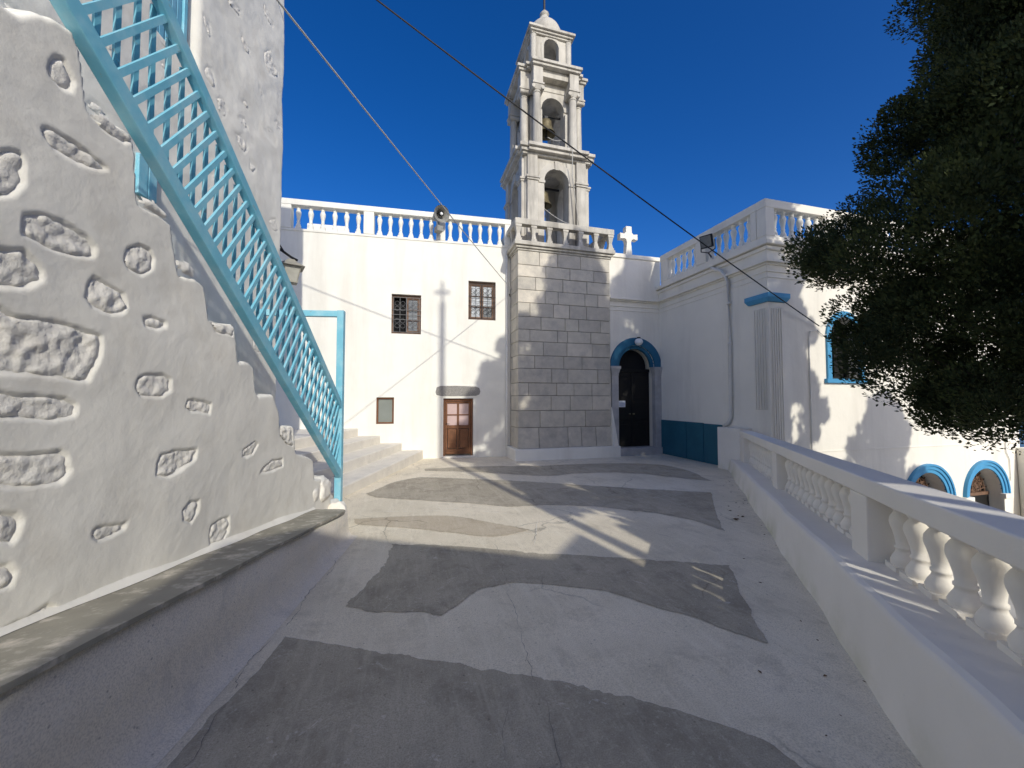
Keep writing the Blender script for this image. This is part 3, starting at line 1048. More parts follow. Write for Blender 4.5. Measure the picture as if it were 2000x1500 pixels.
# shutters: two leaves of vertical boards
for s0, s1 in ((WIN[0], -0.85), (-0.84, WIN[1])):
    nb = 3
    w = (s1 - s0) / nb
    for k in range(nb):
        box('shutter_board', 'shutter_blue', house, s0 + k * w + 0.004, s0 + (k + 1) * w - 0.004, HY + 0.04, HY + 0.09, WIN[2] + 0.02, WIN[3], 0.005)
box('shutter_frame', 'blue_paint', house, WIN[1] + 0.004, WIN[1] + 0.05, HY + 0.02, HY + 0.11, WIN[2], WIN[3], 0.005)
box('shutter_sill', 'rough_plaster', house, WIN[0] - 0.05, WIN[1] + 0.06, HY + 0.01, HY + 0.15, WIN[2] - 0.05, WIN[2] + 0.015, 0.01)
# small blue hatch half hidden by the stair
box('hatch_board', 'blue_paint', house, -1.17, -1.07, HY - 0.035, HY + 0.02, 3.36, 3.72, 0.006)
box('hatch_board', 'blue_paint', house, -1.062, -0.97, HY - 0.035, HY + 0.02, 3.36, 3.72, 0.006)

# ------------------------------------------------------------------ lantern on an iron arm
lan = thing('wall_lantern', 'old metal lantern with frosted glass hanging from an iron wall bracket', 'lantern', (-1.915, 7.46, 3.52), R(20))
mm = MB()
b, tp = 0.085, 0.135
mm.hexa([(-b, -b, 0.06), (b, -b, 0.06), (b, b, 0.06), (-b, b, 0.06)], [(-tp, -tp, 0.31), (tp, -tp, 0.31), (tp, tp, 0.31), (-tp, tp, 0.31)])
mm.build('lantern_glass', 'lantern_glass', lan)
mm = MB()
for sx_, sy_ in ((-1, -1), (1, -1), (1, 1), (-1, 1)):
    mm.beam((sx_ * b, sy_ * b, 0.05), (sx_ * tp, sy_ * tp, 0.31), 0.014, 0.014, (1, 0.3, 0))
mm.box(-b - 0.012, b + 0.012, -b - 0.012, b + 0.012, 0.035, 0.06)
mm.build('cage', 'lantern_metal', lan)
mm = MB()
mm.hexa([(-0.20, -0.20, 0.31), (0.20, -0.20, 0.31), (0.20, 0.20, 0.31), (-0.20, 0.20, 0.31)], [(-0.10, -0.10, 0.39), (0.10, -0.10, 0.39), (0.10, 0.10, 0.39), (-0.10, 0.10, 0.39)])
mm.hexa([(-0.09, -0.09, 0.391), (0.09, -0.09, 0.391), (0.09, 0.09, 0.391), (-0.09, 0.09, 0.391)], [(-0.045, -0.045, 0.45), (0.045, -0.045, 0.45), (0.045, 0.045, 0.45), (-0.045, 0.045, 0.45)])
mm.build('lantern_cap', 'lantern_metal', lan, bevel=0.006)
MB().lathe([(0.05, 0.034), (0.035, 0.02), (0.015, 0.0), (0.012, -0.02)], n=10).build('finial', 'lantern_metal', lan)
br = MB()
br.tube([(0.10, 0.02, 0.46), (0.0, 0, 0.49), (-0.25, -0.06, 0.62), (-0.62, -0.2, 0.78)], 0.022, 8)
br.tube([(-0.10, 0, 0.55), (-0.24, -0.05, 0.74), (-0.45, -0.12, 0.86), (-0.62, -0.2, 0.98)], 0.012, 6)
br.build('bracket', 'iron', lan)

# ------------------------------------------------------------------ low steps against the far house
steps = thing('side_steps', 'four broad whitewashed steps rising left against the far house', 'steps')
dx, dy = 0.321, 0.947
for k in range(4):
    p0 = Vector((0.62, 11.75, 0)) + Vector((-dy, dx, 0)) * (0.57 * k)
    a = p0 + Vector((dx, dy, 0)) * 0.1
    b = p0 - Vector((dx, dy, 0)) * 5.4
    L = Vector((-dy, dx, 0)) * (5.2 - 0.57 * k)
    zt = 0.085 + 0.215 * k
    q = [b, a, a + L, b + L]
    bt = [(v.x, v.y, -0.4) for v in q]
    tt = [(v.x, v.y, zt) for v in q]
    MB().hexa(bt, tt).build('step', 'limewash_step', steps, bevel=0.03, seg=3)
# ------------------------------------------------------------------ far white house with balustraded roof
FO = (1.06, 11.487, 0)
FR = R(-3.5)
par = thing('parish_house', 'white two storey house with brown door, small windows and roof balustrade', 'house', FO, FR)


def rect(x0, x1, z0, z1):
    return [(x0, z0), (x1, z0), (x1, z1), (x0, z1)]


H1 = (-1.434, -0.609, 3.42, 4.565)
H2 = (0.763, 1.588, 3.917, 5.085)
H3 = (-1.816, -1.336, 0.839, 1.593)
HD = (0.047, 0.921, -0.14, 1.565)
MB().plate(rect(-4.75, 2.27, -0.6, 6.17), [rect(*H1), rect(*H2), rect(*H3), rect(*HD)], 0, 0.34).build('front_wall', 'plaster', par)
MB().box(-4.74, 2.26, 0.345, 5.0, -0.6, 6.16).build('house_body', 'plaster', par)
MB().box(-4.75, 2.08, -0.02, 0.34, 6.165, 6.235).build('roof_ledge', 'plaster', par, bevel=0.012)
MB().box(-4.05, -2.95, 1.2, 3.4, 6.17, 6.92).build('roof_block', 'plaster', par, bevel=0.02)
prail = MB().box(-4.62, 2.06, -0.04, 0.22, 6.885, 7.045).build('parapet_rail', 'plaster', par, bevel=0.012)
for a, b in ((-4.58, -4.10), (-2.22, -1.94), (-0.19, 0.07), (1.87, 2.05)):
    box('pedestal', 'plaster', par, a, b, -0.03, 0.21, 6.236, 6.884, 0.008)
for a, b, n in ((-4.10, -2.22, 6), (-1.94, -0.19, 6), (0.07, 1.87, 6)):
    for k in range(n):
        inst(BAL_ROOF, 'baluster', par, (a + (b - a) * (k + 0.5) / n, 0.09, 6.236), (1, 1, 0.648))


def scroll_grille(mb, x0, x1, z0, z1, y, r=0.006):
    """wrought-iron panel: frame bars, centre bar and four pairs of C-scrolls"""
    cx = (x0 + x1) / 2
    for x in (x0, cx, x1):
        mb.beam((x, y, z0), (x, y, z1), r * 2, r * 2, (1, 0, 0))
    hh = (z1 - z0)
    rad = (x1 - x0) * 0.20
    for zc in (z0 + hh * 0.25, z0 + hh * 0.75):
        for sx in (-1, 1):
            for sz in (-1, 1):
                c = (cx + sx * rad * 1.12, zc + sz * rad * 1.05)
                pts = [(c[0] + rad * 0.9 * math.cos(t), y, c[1] + rad * 0.9 * math.sin(t)) for t in np.linspace(0, 2 * math.pi, 13)[:-1]]
                mb.tube(pts, r, 4, closed=True)


def window(H, panes, frame_mat, iron_mat, open_left=False):
    x0, x1, z0, z1 = H
    d0, d1 = 0.10, 0.16
    mm = MB()
    t = 0.055
    mm.box(x0 + 0.002, x0 + t, d0, d1, z0 + 0.002, z1 - 0.002).box(x1 - t, x1 - 0.002, d0, d1, z0 + 0.002, z1 - 0.002)
    mm.box(x0 + t, x1 - t, d0, d1, z1 - t - 0.02, z1 - 0.002).box(x0 + t, x1 - t, d0, d1, z0 + 0.002, z0 + t)
    w = mm.build('window', frame_mat, par, bevel=0.004)
    cx = (x0 + x1) / 2
    sides = [(x0 + t, cx - 0.005), (cx + 0.005, x1 - t)]
    zz0, zz1 = z0 + t + 0.003, z1 - t - 0.023
    for i, (a, b) in enumerate(sides):
        if open_left and i == 0:
            # the left casement stands open: near-black plate behind
            continue
        s = MB()
        q = 0.05
        s.box(a, a + q, d0 + 0.01, d1 - 0.005, zz0, zz1).box(b - q, b, d0 + 0.01, d1 - 0.005, zz0, zz1)
        s.box(a + q, b - q, d0 + 0.01, d1 - 0.005, zz0, zz0 + q).box(a + q, b - q, d0 + 0.01, d1 - 0.005, zz1 - q, zz1)
        hh = (zz1 - zz0)
        for f in (0.345, 0.655):
            s.box(a + q, b - q, d0 + 0.015, d1 - 0.01, zz0 + hh * f - 0.014, zz0 + hh * f + 0.014)
        s.build('sash', frame_mat, w, bevel=0.003)
        for j, (f0, f1) in enumerate(((0.0, 0.345), (0.345, 0.655), (0.655, 1.0))):
            box('pane', panes[i][j], w, a + q * 0.8, b - q * 0.8, d0 + 0.035, d0 + 0.04, zz0 + hh * f0 + 0.014, zz0 + hh * f1 - 0.012)
    box('dark_backing', 'unlit_room', w, x0 + 0.003, x1 - 0.003, 0.30, 0.338, z0 + 0.003, z1 - 0.003)  # black plate painted as the room's darkness, no room is built
    g = MB()
    for a, b in sides:
        scroll_grille(g, a, b, zz0, zz1, 0.06)
    for f in (0.0, 0.36, 0.5, 0.64, 1.0):
        z = zz0 + (zz1 - zz0) * f
        g.beam((x0, 0.06, z), (x1, 0.06, z), 0.012, 0.012)
    g.build('grille', iron_mat, w)
    return w


window(H1, [['pane_grey'] * 3, ['pane_grey', 'pane_grey', 'pane_grey']], 'weathered_wood', 'light_iron', True)
window(H2, [['pane_sky_curtain', 'pane_sky_curtain', 'pane_sky_curtain'], ['pane_grey', 'pane_sky_curtain', 'pane_sky_curtain']], 'weathered_wood', 'iron')
x0, x1, z0, z1 = H3
mm = MB()
mm.box(x0 + .002, x0 + 0.05, .06, .13, z0 + .002, z1 - .002).box(x1 - 0.05, x1 - .002, .06, .13, z0 + .002, z1 - .002)
mm.box(x0 + .05, x1 - .05, .06, .13, z1 - .05, z1 - .002).box(x0 + .05, x1 - .05, .06, .13, z0 + .002, z0 + .05)
w3 = mm.build('window', 'wood', par, bevel=0.005)
box('pane', 'pane_green', w3, x0 + .05, x1 - .05, .10, .105, z0 + .05, z1 - .05)

# the small brown door
x0, x1, z0, z1 = HD
fr = MB()
fr.box(x0 + .002, x0 + 0.06, .10, .20, z0, z1 - .002).box(x1 - 0.06, x1 - .002, .10, .20, z0, z1 - .002).box(x0 + .06, x1 - .06, .10, .20, z1 - .09, z1 - .002)
door = fr.build('door', 'wood', par, bevel=0.005)
a, b = x0 + 0.065, x1 - 0.065
c = (a + b) / 2
zl, zt = z0 + 0.06, z1 - 0.095
lf = MB()
lf.box(a, a + .06, .13, .18, zl, zt).box(b - .06, b, .13, .18, zl, zt).box(c - .03, c + .03, .13, .18, zl, zt)
zm = zl + 0.80
for q0, q1 in ((zl, zl + .16), (zm - .05, zm + .05), (zt - .06, zt), (zm + .34, zm + .375)):
    for e0, e1 in ((a + .06, c - .03), (c + .03, b - .06)):
        lf.box(e0, e1, .13, .18, q0, q1)
lf.build('door_leaf', 'wood', door, bevel=0.006)
for e0, e1 in ((a + .06, c - .03), (c + .03, b - .06)):
    box('door_panel', 'wood', door, e0 + .012, e1 - .012, .142, .165, zl + .172, zm - .062, 0.01)
    for q0, q1 in ((zm + .05, zm + .34), (zm + .375, zt - .06)):
        box('pane', 'pane_pink', door, e0, e1, .155, .16, q0, q1)
for q in (0.03, 0.085, 0.135):
    box('door_moulding', 'wood', door, a, b, .118, .129, zl + q, zl + q + .025, 0.004)
MB().beam((a + .03, .128, zm + .10), (a + .03, .09, zm + .10), .02, .02).beam((a + .025, .092, zm + .10), (a + .12, .088, zm + .09), .014, .014).build('handle', 'iron', door)
box('threshold', 'limewash_step', door, x0 - .06, x1 + .06, -.06, .12, -.26, z0 + .02, .012)
# rounded granite lintel set in a painted collar
pts = [(-0.15, 1.66), (-0.18, 1.74), (-0.15, 1.88), (-0.05, 1.925), (0.4, 1.935), (1.0, 1.915), (1.10, 1.87), (1.13, 1.77), (1.10, 1.68), (1.0, 1.64), (0.4, 1.625), (0.0, 1.63)]
MB().plate(pts, (), -0.022, 0.05).build('stone_lintel', 'granite', par, bevel=0.012)
pts2 = [((x - .47) * 1.13 + .47, (z - 1.78) * 1.30 + 1.79) for x, z in pts]
MB().plate(pts2, (), -0.010, 0.05).build('lintel_collar', 'plaster', par, bevel=0.008)
# drainpipe in the corner by the tower
MB().tube([(1.93, -0.05, 6.05), (1.93, -0.05, 0.6), (1.93, -0.05, 0.0)], 0.035, 8).build('corner_pipe', 'pvc', par, smooth=True)

# ------------------------------------------------------------------ bell tower
tower = thing('bell_tower', 'tall grey marble bell tower of stacked blocks with three open belfry stages', 'bell tower', (4.55, 11.95, 0))
TX, TY = 4.55, 11.95


def tl(mb):      # builder works in world coordinates; shift to the tower's own
    mb.v = [(x - TX, y - TY, z) for x, y, z in mb.v]
    return mb


def tbox(name, mat, x0, x1, y0, y1, z0, z1, bevel=0.0, parent=None):
    return tl(MB().box(x0, x1, y0, y1, z0, z1)).build(name, mat, parent or tower, bevel=bevel)


tbox('plinth', 'plaster', 2.96, 6.22, 10.33, 13.6, -0.5, 0.15, 0.02)
tbox('tower_core', 'mortar', 3.125, 5.975, 10.53, 13.4, 0.0, 5.80)
zc = [5.798, 5.392, 5.047, 4.672, 4.299, 3.896, 3.525, 3.184, 2.785, 2.416, 2.004, 1.638, 1.214, 0.733, 0.152]
rng = np.random.default_rng(23)
bm_names = ['block_a', 'block_b', 'block_c', 'block_a', 'block_b']
for i in range(len(zc) - 1):
    zt, zb = zc[i] - 0.006, zc[i + 1] + 0.006
    n = int(rng.integers(4, 6))
    cuts = np.linspace(3.09, 6.0, n + 1)
    cuts[1:-1] += rng.uniform(-0.16, 0.16, n - 1) + (0.18 if i % 2 else -0.12)
    flare = 0.0
    for k in range(n):
        xa = cuts[k] + (0.006 if k else 0)
        xb = cuts[k + 1] - (0.006 if k < n - 1 else 0)
        pr = rng.uniform(-0.008, 0.008)
        yf = 10.50 + pr
        if i == len(zc) - 2:
            # battered bottom course
            mm = MB().hexa([(xa - (.02 if k == 0 else 0), 10.44, zb), (xb + (.03 if k == n - 1 else 0), 10.44, zb), (xb, 10.7, zb), (xa, 10.7, zb)],
                           [(xa, 10.50, zt), (xb, 10.50, zt), (xb, 10.7, zt), (xa, 10.7, zt)])
        else:
            mm = MB().box(xa, xb, yf, 10.7, zb, zt)
        tl(mm).build('stone_block', bm_names[int(rng.integers(0, 5))], tower, bevel=0.009)
    # left flank of the tower: two blocks deep before the house hides it
    cuts = [10.705, 11.25 + rng.uniform(-0.2, 0.2), 12.2 + rng.uniform(-0.3, 0.3), 13.39]
    for k in range(3):
        tl(MB().box(3.09, 3.3, cuts[k] + .006, cuts[k + 1] - .006, zb, zt)).build('stone_block', bm_names[int(rng.integers(0, 5))], tower, bevel=0.009)
# painted wedge where the tower meets the church door
tl(MB().hexa([(5.99, 10.36, .152), (6.17, 10.36, .152), (6.17, 10.62, .152), (5.99, 10.62, .152)],
             [(6.005, 10.48, 1.3), (6.03, 10.48, 1.3), (6.03, 10.62, 1.3), (6.005, 10.62, 1.3)])).build('painted_flare', 'plaster', tower, bevel=0.01)
# cornice below the gallery
for j, (z0, z1, p) in enumerate(((5.80, 5.86, 0.02), (5.862, 5.93, 0.07), (5.932, 6.05, 0.13))):
    tbox('cornice', 'marble', 3.09 - p, 6.0 + p, 10.5 - p, 13.4 + p, z0, z1, 0.012)
# gallery parapet with square stone balusters
for (xa, xb, ya, yb) in ((2.98, 6.11, 10.39, 10.60), (2.98, 6.11, 13.25, 13.46), (2.98, 3.19, 10.601, 13.249), (5.90, 6.11, 10.601, 13.249)):
    tbox('gallery_rail', 'marble', xa, xb, ya, yb, 6.52, 6.69, 0.012)


def sq_baluster():
    m_ = MB()
    m_.box(-.085, .085, -.085, .085, 0, .07)
    m_.hexa([(-.07, -.07, .07), (.07, -.07, .07), (.07, .07, .07), (-.07, .07, .07)], [(-.045, -.045, .22), (.045, -.045, .22), (.045, .045, .22), (-.045, .045, .22)])
    m_.hexa([(-.045, -.045, .22), (.045, -.045, .22), (.045, .045, .22), (-.045, .045, .22)], [(-.075, -.075, .40), (.075, -.075, .40), (.075, .075, .40), (-.075, .075, .40)])
    m_.box(-.085, .085, -.085, .085, .40, .468)
    return m_.build('gallery_baluster', 'marble', None, link=False).data


sqb = sq_baluster()
for x in (3.085, 3.55, 4.03, 4.53, 5.02, 5.52, 6.005):
    big = x in (3.085, 6.005)
    for y in (10.495, 13.355):
        inst(sqb, 'gallery_baluster', tower, (x - TX, y - TY, 6.051), (1.1 if big else 1, 1.1 if big else 1, 1))
for y in (11.0, 11.5, 12.0, 12.5, 13.0):
    for x in (3.085, 6.005):
        inst(sqb, 'gallery_baluster', tower, (x - TX, y - TY, 6.051))


def four(name, mat, make, bevel=0.0, cz=(0, 0)):
    """The same part on each of the four faces; make() builds it for the front (facing -y), centred on the tower axis."""
    src = make().build(name, mat, None, bevel=bevel, link=False)
    for k in range(4):
        o = src if k == 0 else bpy.data.objects.new(name, src.data)
        if k and bevel:
            b_ = o.modifiers.new('bevel', 'BEVEL')
            b_.width, b_.segments, b_.limit_method = bevel, 2, 'ANGLE'
        COL.objects.link(o)
        o.parent = tower
        o.location = (BX - TX, BY - TY, 0)
        o.rotation_euler = (0, 0, k * math.pi / 2)


BX, BY = 4.47, 12.0


def sqplate(name, half, z0, z1, bevel=0.01, mat='marble'):
    return tbox(name, mat, BX - half, BX + half, BY - half, BY + half, z0, z1, bevel)


# stage one: arches between pilasters
D1, W1 = 1.02, 1.0
four('arch_wall', 'marble', lambda: MB().plate(rect(-W1 + .001, W1 - .001, 6.05, 8.93), [arch(0, .40, 8.22, 6.06)], -D1, -D1 + 0.42 - .002))
four('arch_ring', 'marble', lambda: arch_band(0, .405, .60, 8.22, -D1 - .035, -D1 + .03), 0.008)
four('keystone', 'marble', lambda: MB().hexa([(-.06, -D1 - .07, 8.58), (.06, -D1 - .07, 8.58), (.06, -D1, 8.58), (-.06, -D1, 8.58)], [(-.085, -D1 - .07, 8.86), (.085, -D1 - .07, 8.86), (.085, -D1, 8.86), (-.085, -D1, 8.86)]), 0.008)
for sx in (-1, 1):
    four('pilaster', 'marble', lambda: MB().box(sx * .80 - .17, sx * .80 + .17, -D1 - .10, -D1 + .01, 6.06, 8.14), 0.012)
    four('pilaster_cap', 'marble', lambda: MB().box(sx * .80 - .19, sx * .80 + .19, -D1 - .13, -D1 + .012, 8.142, 8.20).box(sx * .80 - .215, sx * .80 + .215, -D1 - .155, -D1 + .012, 8.202, 8.26), 0.006)
    four('pilaster', 'marble', lambda: MB().box(sx * .80 - .16, sx * .80 + .16, -D1 - .085, -D1 + .01, 8.262, 8.928), 0.012)
    four('arch_jamb', 'marble', lambda: MB().box(sx * .51 - .10, sx * .51 + .10, -D1 - .034, -D1 + .012, 6.06, 8.13).box(sx * .51 - .125, sx * .51 + .125, -D1 - .06, -D1 + .013, 8.132, 8.215), 0.006)
for z0, z1, p in ((8.93, 9.0, 1.11), (9.002, 9.10, 1.17), (9.102, 9.20, 1.23)):
    sqplate('cornice', p, z0, z1)
four('cornice_break', 'marble', lambda: MB().box(-.98, .98, -1.31, -1.229, 9.104, 9.202).box(-.95, .95, -1.24, -1.169, 9.004, 9.10), 0.008)
# stage two: free columns flanking tall arches
D2, W2 = 0.72, 0.70
four('arch_wall', 'marble', lambda: MB().plate(rect(-W2 + .001, W2 - .001, 9.2, 11.30), [arch(0, .375, 10.73, 9.21)], -D2, -D2 + 0.30 - .002))
four('arch_ring', 'marble', lambda: arch_band(0, .38, .52, 10.73, -D2 - .03, -D2 + .03), 0.006)
for sx in (-1, 1):
    four('arch_jamb', 'marble', lambda: MB().box(sx * .435 - .05, sx * .435 + .05, -D2 - .10, -D2 + .012, 9.202, 10.62), 0.006)
    cp = [(.165, 0), (.165, .06), (.15, .075), (.16, .10), (.14, .13), (.135, .15), (.128, .8), (.115, 1.72), (.13, 1.73), (.13, 1.76), (.115, 1.775), (.12, 1.80)]
    col = lambda: MB().lathe(cp, sx * .60, -D2 - .20, 9.262, 16)
    four('column', 'marble', col)
    four('column_base', 'marble', lambda: MB().box(sx * .60 - .18, sx * .60 + .18, -D2 - .38, -D2 - .02, 9.203, 9.261), 0.006)

    def cap():
        q = MB()
        q.hexa([(sx * .6 - .12, -D2 - .32, 11.063), (sx * .6 + .12, -D2 - .32, 11.063), (sx * .6 + .12, -D2 - .08, 11.063), (sx * .6 - .12, -D2 - .08, 11.063)],
               [(sx * .6 - .17, -D2 - .37, 11.20), (sx * .6 + .17, -D2 - .37, 11.20), (sx * .6 + .17, -D2 - .03, 11.20), (sx * .6 - .17, -D2 - .03, 11.20)])
        for e in (-1, 1):   # volutes
            q.tube([(sx * .6 + e * .15, -D2 - .37, 11.12), (sx * .6 + e * .15, -D2 - .03, 11.12)], .06, 10)
        q.box(sx * .6 - .19, sx * .6 + .19, -D2 - .39, -D2 - .01, 11.201, 11.26)
        return q
    four('capital', 'marble', cap, 0.005)
    four('entablature_block', 'marble', lambda: MB().box(sx * .6 - .155, sx * .6 + .155, -D2 - .355, -D2 - .001, 11.262, 11.78), 0.008)
four('cornice_break', 'marble', lambda: MB().box(-.80, .80, -D2 - .42, -D2 - .0, 11.782, 11.86).box(-.84, .84, -D2 - .47, -D2 - .0, 11.862, 11.95), 0.008)
sqplate('entablature', 0.74, 11.302, 11.78)
four('frieze_beam', 'marble', lambda: MB().box(-.44, .44, -D2 - .26, -D2 - .021, 11.56, 11.779), 0.008)
for z0, z1, p in ((11.784, 11.857, .90), (11.864, 11.947, .96)):
    sqplate('cornice', p, z0, z1)
sqplate('stage_base', 0.78, 11.951, 12.15, 0.03)
# stage three: small lantern stage
D3 = 0.62
four('arch_wall', 'marble', lambda: MB().plate(rect(-D3 + .001, D3 - .001, 12.15, 13.20), [arch(0, .25, 12.90, 12.32)], -D3, -D3 + 0.22 - .002))
four('arch_ring', 'marble', lambda: arch_band(0, .255, .35, 12.90, -D3 - .025, -D3 + .02, drop=.57), 0.005)
for sx, sy in ((-1, -1), (1, -1), (1, 1), (-1, 1)):
    tl(MB().lathe([(.10, 0), (.10, .99), (.12, 1.0)], BX + sx * .60, BY + sy * .60, 12.19, 14)).build('corner_column', 'marble', tower)
for z0, z1, p in ((13.202, 13.26, .68), (13.262, 13.33, .73), (13.332, 13.41, .79)):
    sqplate('cornice', p, z0, z1)
dome = [(0.58, 0), (0.58, .30)] + [(0.58 * math.cos(t), .31 + .58 * math.sin(t)) for t in np.linspace(0.05, 1.35, 11)]
o = tl(MB().lathe(dome, BX, BY, 13.412, 28)).build('dome', 'marble', tower)
smooth_by_angle(o)
o = tl(MB().lathe([(.20, 0), (.21, .06), (.20, .14), (.14, .22), (.12, .27), (.15, .31), (.16, .36), (.12, .41), (.07, .46), (.05, .50)], BX, BY, 14.25, 18)).build('finial', 'marble', tower)
smooth_by_angle(o)
o = tl(MB().box(BX - .03, BX + .03, BY - .03, BY + .03, 14.74, 15.55).box(BX - .22, BX + .22, BY - .028, BY + .028, 15.22, 15.28)).build('tower_cross', 'iron', tower, bevel=0.006)

# bells hang inside, each a thing of its own


def bell(label, c, s):
    b = thing('bell', label, 'bell', c, 0, 'bells in the tower')
    pr = [(0.30, 0.0), (0.285, .03), (.24, .10), (.205, .2), (.185, .33), (.17, .42), (.13, .47), (.06, .49)]
    inner = [(.05, .46), (.15, .40), (.17, .2), (.22, .09), (.265, .02)]
    m_ = MB().lathe([(r * s, z * s) for r, z in pr] , n=24, cap=False)
    m_.lathe([(r * s, z * s) for r, z in reversed(inner)], n=24, cap=False)
    o_ = m_.build('bell_body', 'bronze', b)
    smooth_by_angle(o_, 50)
    MB().tube([(0, 0, .45 * s), (0.01, 0, .0), (.015, 0, -.05 * s)], .018 * s, 8).lathe([(.02, -.12 * s), (.05 * s, -.09 * s), (.05 * s, -.05 * s), (.02, -.02 * s)], n=10).build('clapper', 'iron', b)
    MB().box(-.06 * s, .06 * s, -.03, .03, .47 * s, .62 * s).tube([(-.55, 0, .62 * s), (.55, 0, .62 * s)], .035, 8).build('headstock', 'iron', b)
    return b


bell('bronze bell hanging in the tall middle arch of the tower', (BX - .12, BY - .45, 10.10), 1.0)
bell('dark bell hanging in the lowest arch of the tower', (BX - .22, BY - .40, 7.75), 0.95)


def cable(name, mat, label, cat, p0, p1, r, sag=0.0, n=28, group=None, extra=None):
    p0, p1 = Vector(p0), Vector(p1)
    pts = []
    for k in range(n + 1):
        t = k / n
        p = p0.lerp(p1, t)
        p.z -= sag * 4 * t * (1 - t)
        pts.append(p)
    if extra:
        pts += [Vector(e) for e in extra]
    o_ = MB().tube([tuple(p) for p in pts], r, 6).build(name, mat, None, smooth=True)
    return tag(o_, label, cat, group)


cable('bell_rope', 'rope', 'thin pale rope slung from the middle bell to the arch edge', 'rope', (BX - .10, BY - .48, 10.02), (BX + .33, 11.10, 9.72), 0.014, 0.08, 12, extra=[(BX + .36, 10.78, 9.21), (BX + .37, 10.60, 9.15), (BX + .45, 10.80, 8.4), (BX + .62, 10.70, 6.75)])
cable('bell_rope', 'rope', 'thin pale rope slung from the lower bell down to the gallery', 'rope', (BX - .22, BY - .42, 7.70), (BX + .42, 10.55, 6.72), 0.014, 0.08, 12)
# ------------------------------------------------------------------ church: entrance wall and south wing
church = thing('church', 'white church wing with blue trimmed arches, cornice and roof balustrade', 'church')
CX, YC, YD = 7.8, 6.766, 10.6
XE = 16.65
DC, DH = 6.93, 0.66
MB().plate([(5.9, -0.6), (7.86, -0.6), (7.86, 6.05), (5.9, 6.05)], [arch(DC, DH, 2.55, -0.1)], YD, YD + .42).build('entrance_wall', 'plaster_wing', church)
MB().box(5.9, 7.86, YD - .04, YD + .43, 5.93, 6.06).build('entrance_coping', 'plaster_wing', church, bevel=0.015)
MB().box(5.9, 7.79, YD + .425, 13.5, -0.6, 5.92).build('nave_body', 'plaster_wing', church)
WC, WH, WS, WZ = 10.07, .46, 3.04, 2.02
A1, A2, AH, AS = 12.80, 15.06, .70, -1.02
MB().plate([(CX, -3.6), (XE, -3.6), (XE, 5.0), (CX, 5.0)], [arch(WC, WH, WS, WZ), arch(A1, AH, AS, -3.45), arch(A2, AH, AS, -3.45)], YC, YC + .38).build('south_wall', 'plaster_wing', church)
MB().box(CX + .001, XE - .001, YC + .385, 13.6, -3.6, 4.999).build('wing_body', 'plaster_wing', church)
MB().box(CX - .004, CX + .1, YC + .01, YD + .1, -3.6, 4.998).build('west_wall', 'plaster_wing', church)
# buttress at the far corner
MB().hexa([(16.1, 5.7, -3.6), (17.5, 5.7, -3.6), (17.5, 6.76, -3.6), (16.6, 6.76, -3.6)], [(16.45, 6.5, .2), (16.72, 6.5, .2), (16.72, 6.76, .2), (16.45, 6.76, .2)]).build('buttress', 'plaster_wing', church, bevel=0.03)
# cornice mouldings run along all three walls
for z0, z1, p in ((4.27, 4.295, .018), (4.40, 4.43, .025), (4.56, 4.60, .05), (4.602, 4.66, .11), (4.90, 4.98, .05), (5.0, 5.09, .12)):
    c = MB()
    c.box(CX - p, CX + .05, YC - p, YD - .0, z0, z1)
    c.box(CX + .051, XE + p, YC - p, YC + .05, z0, z1)
    if z1 < 4.9:
        c.box(6.02, CX - p - .0005, YD - p, YD + .03, z0, z1)
    c.build('cornice', 'plaster_wing', church, bevel=0.008)
# roof balustrades
rz0, rz1 = 5.091, 5.84
RY0 = YC - .07
box('parapet_rail', 'plaster_wing', church, CX - .09, CX + .16, RY0 + .251, YD - .2, rz1, 6.03, .012)
box('parapet_rail', 'plaster_wing', church, CX - .09, XE, RY0, RY0 + .25, rz1, 6.03, .012)
box('parapet_base', 'plaster_wing', church, CX - .07, CX + .14, RY0 + .241, YD - .21, rz0, 5.20, .008)
box('parapet_base', 'plaster_wing', church, CX - .07, XE - .02, RY0 + .01, RY0 + .24, rz0, 5.20, .008)
for a, b in ((6.95, 7.10), (8.50, 8.86), (10.05, 10.39)):
    box('pedestal', 'plaster_wing', church, CX - .08, CX + .15, a, b, 5.201, rz1 - .001, .006)
for a, b in ((7.72, 7.97), (9.50, 9.76), (11.3, 11.56), (13.1, 13.36), (14.9, 15.16)):
    box('pedestal', 'plaster_wing', church, a, b, RY0 + .005, RY0 + .24, 5.201, rz1 - .001, .006)
for a, b, n in ((7.10, 8.50, 6), (8.86, 10.05, 5)):
    for k in range(n):
        inst(BAL_ROOF, 'baluster', church, (CX + .035, a + (b - a) * (k + .5) / n, 5.201), (1, 1, rz1 - 5.2015))
for a, b, n in ((7.97, 9.50, 6), (9.76, 11.3, 6), (11.56, 13.1, 6), (13.36, 14.9, 6)):
    for k in range(n):
        inst(BAL_ROOF, 'baluster', church, (a + (b - a) * (k + .5) / n, RY0 + .125, 5.201), (1, 1, rz1 - 5.2015))
# roof cross with flared arms
cx = 6.78
cr = [(-.115, 0), (.115, 0), (.075, .40), (.10, .50), (.16, .53), (.31, .51), (.31, .70), (.16, .68), (.105, .74), (.10, .93), (-.10, .93), (-.105, .74), (-.16, .68), (-.31, .70), (-.31, .51), (-.16, .53), (-.10, .50), (-.075, .40)]
MB().plate([(cx + x, 6.061 + z) for x, z in cr], (), YD + .05, YD + .24).build('roof_cross', 'plaster_wing', church, bevel=0.012)
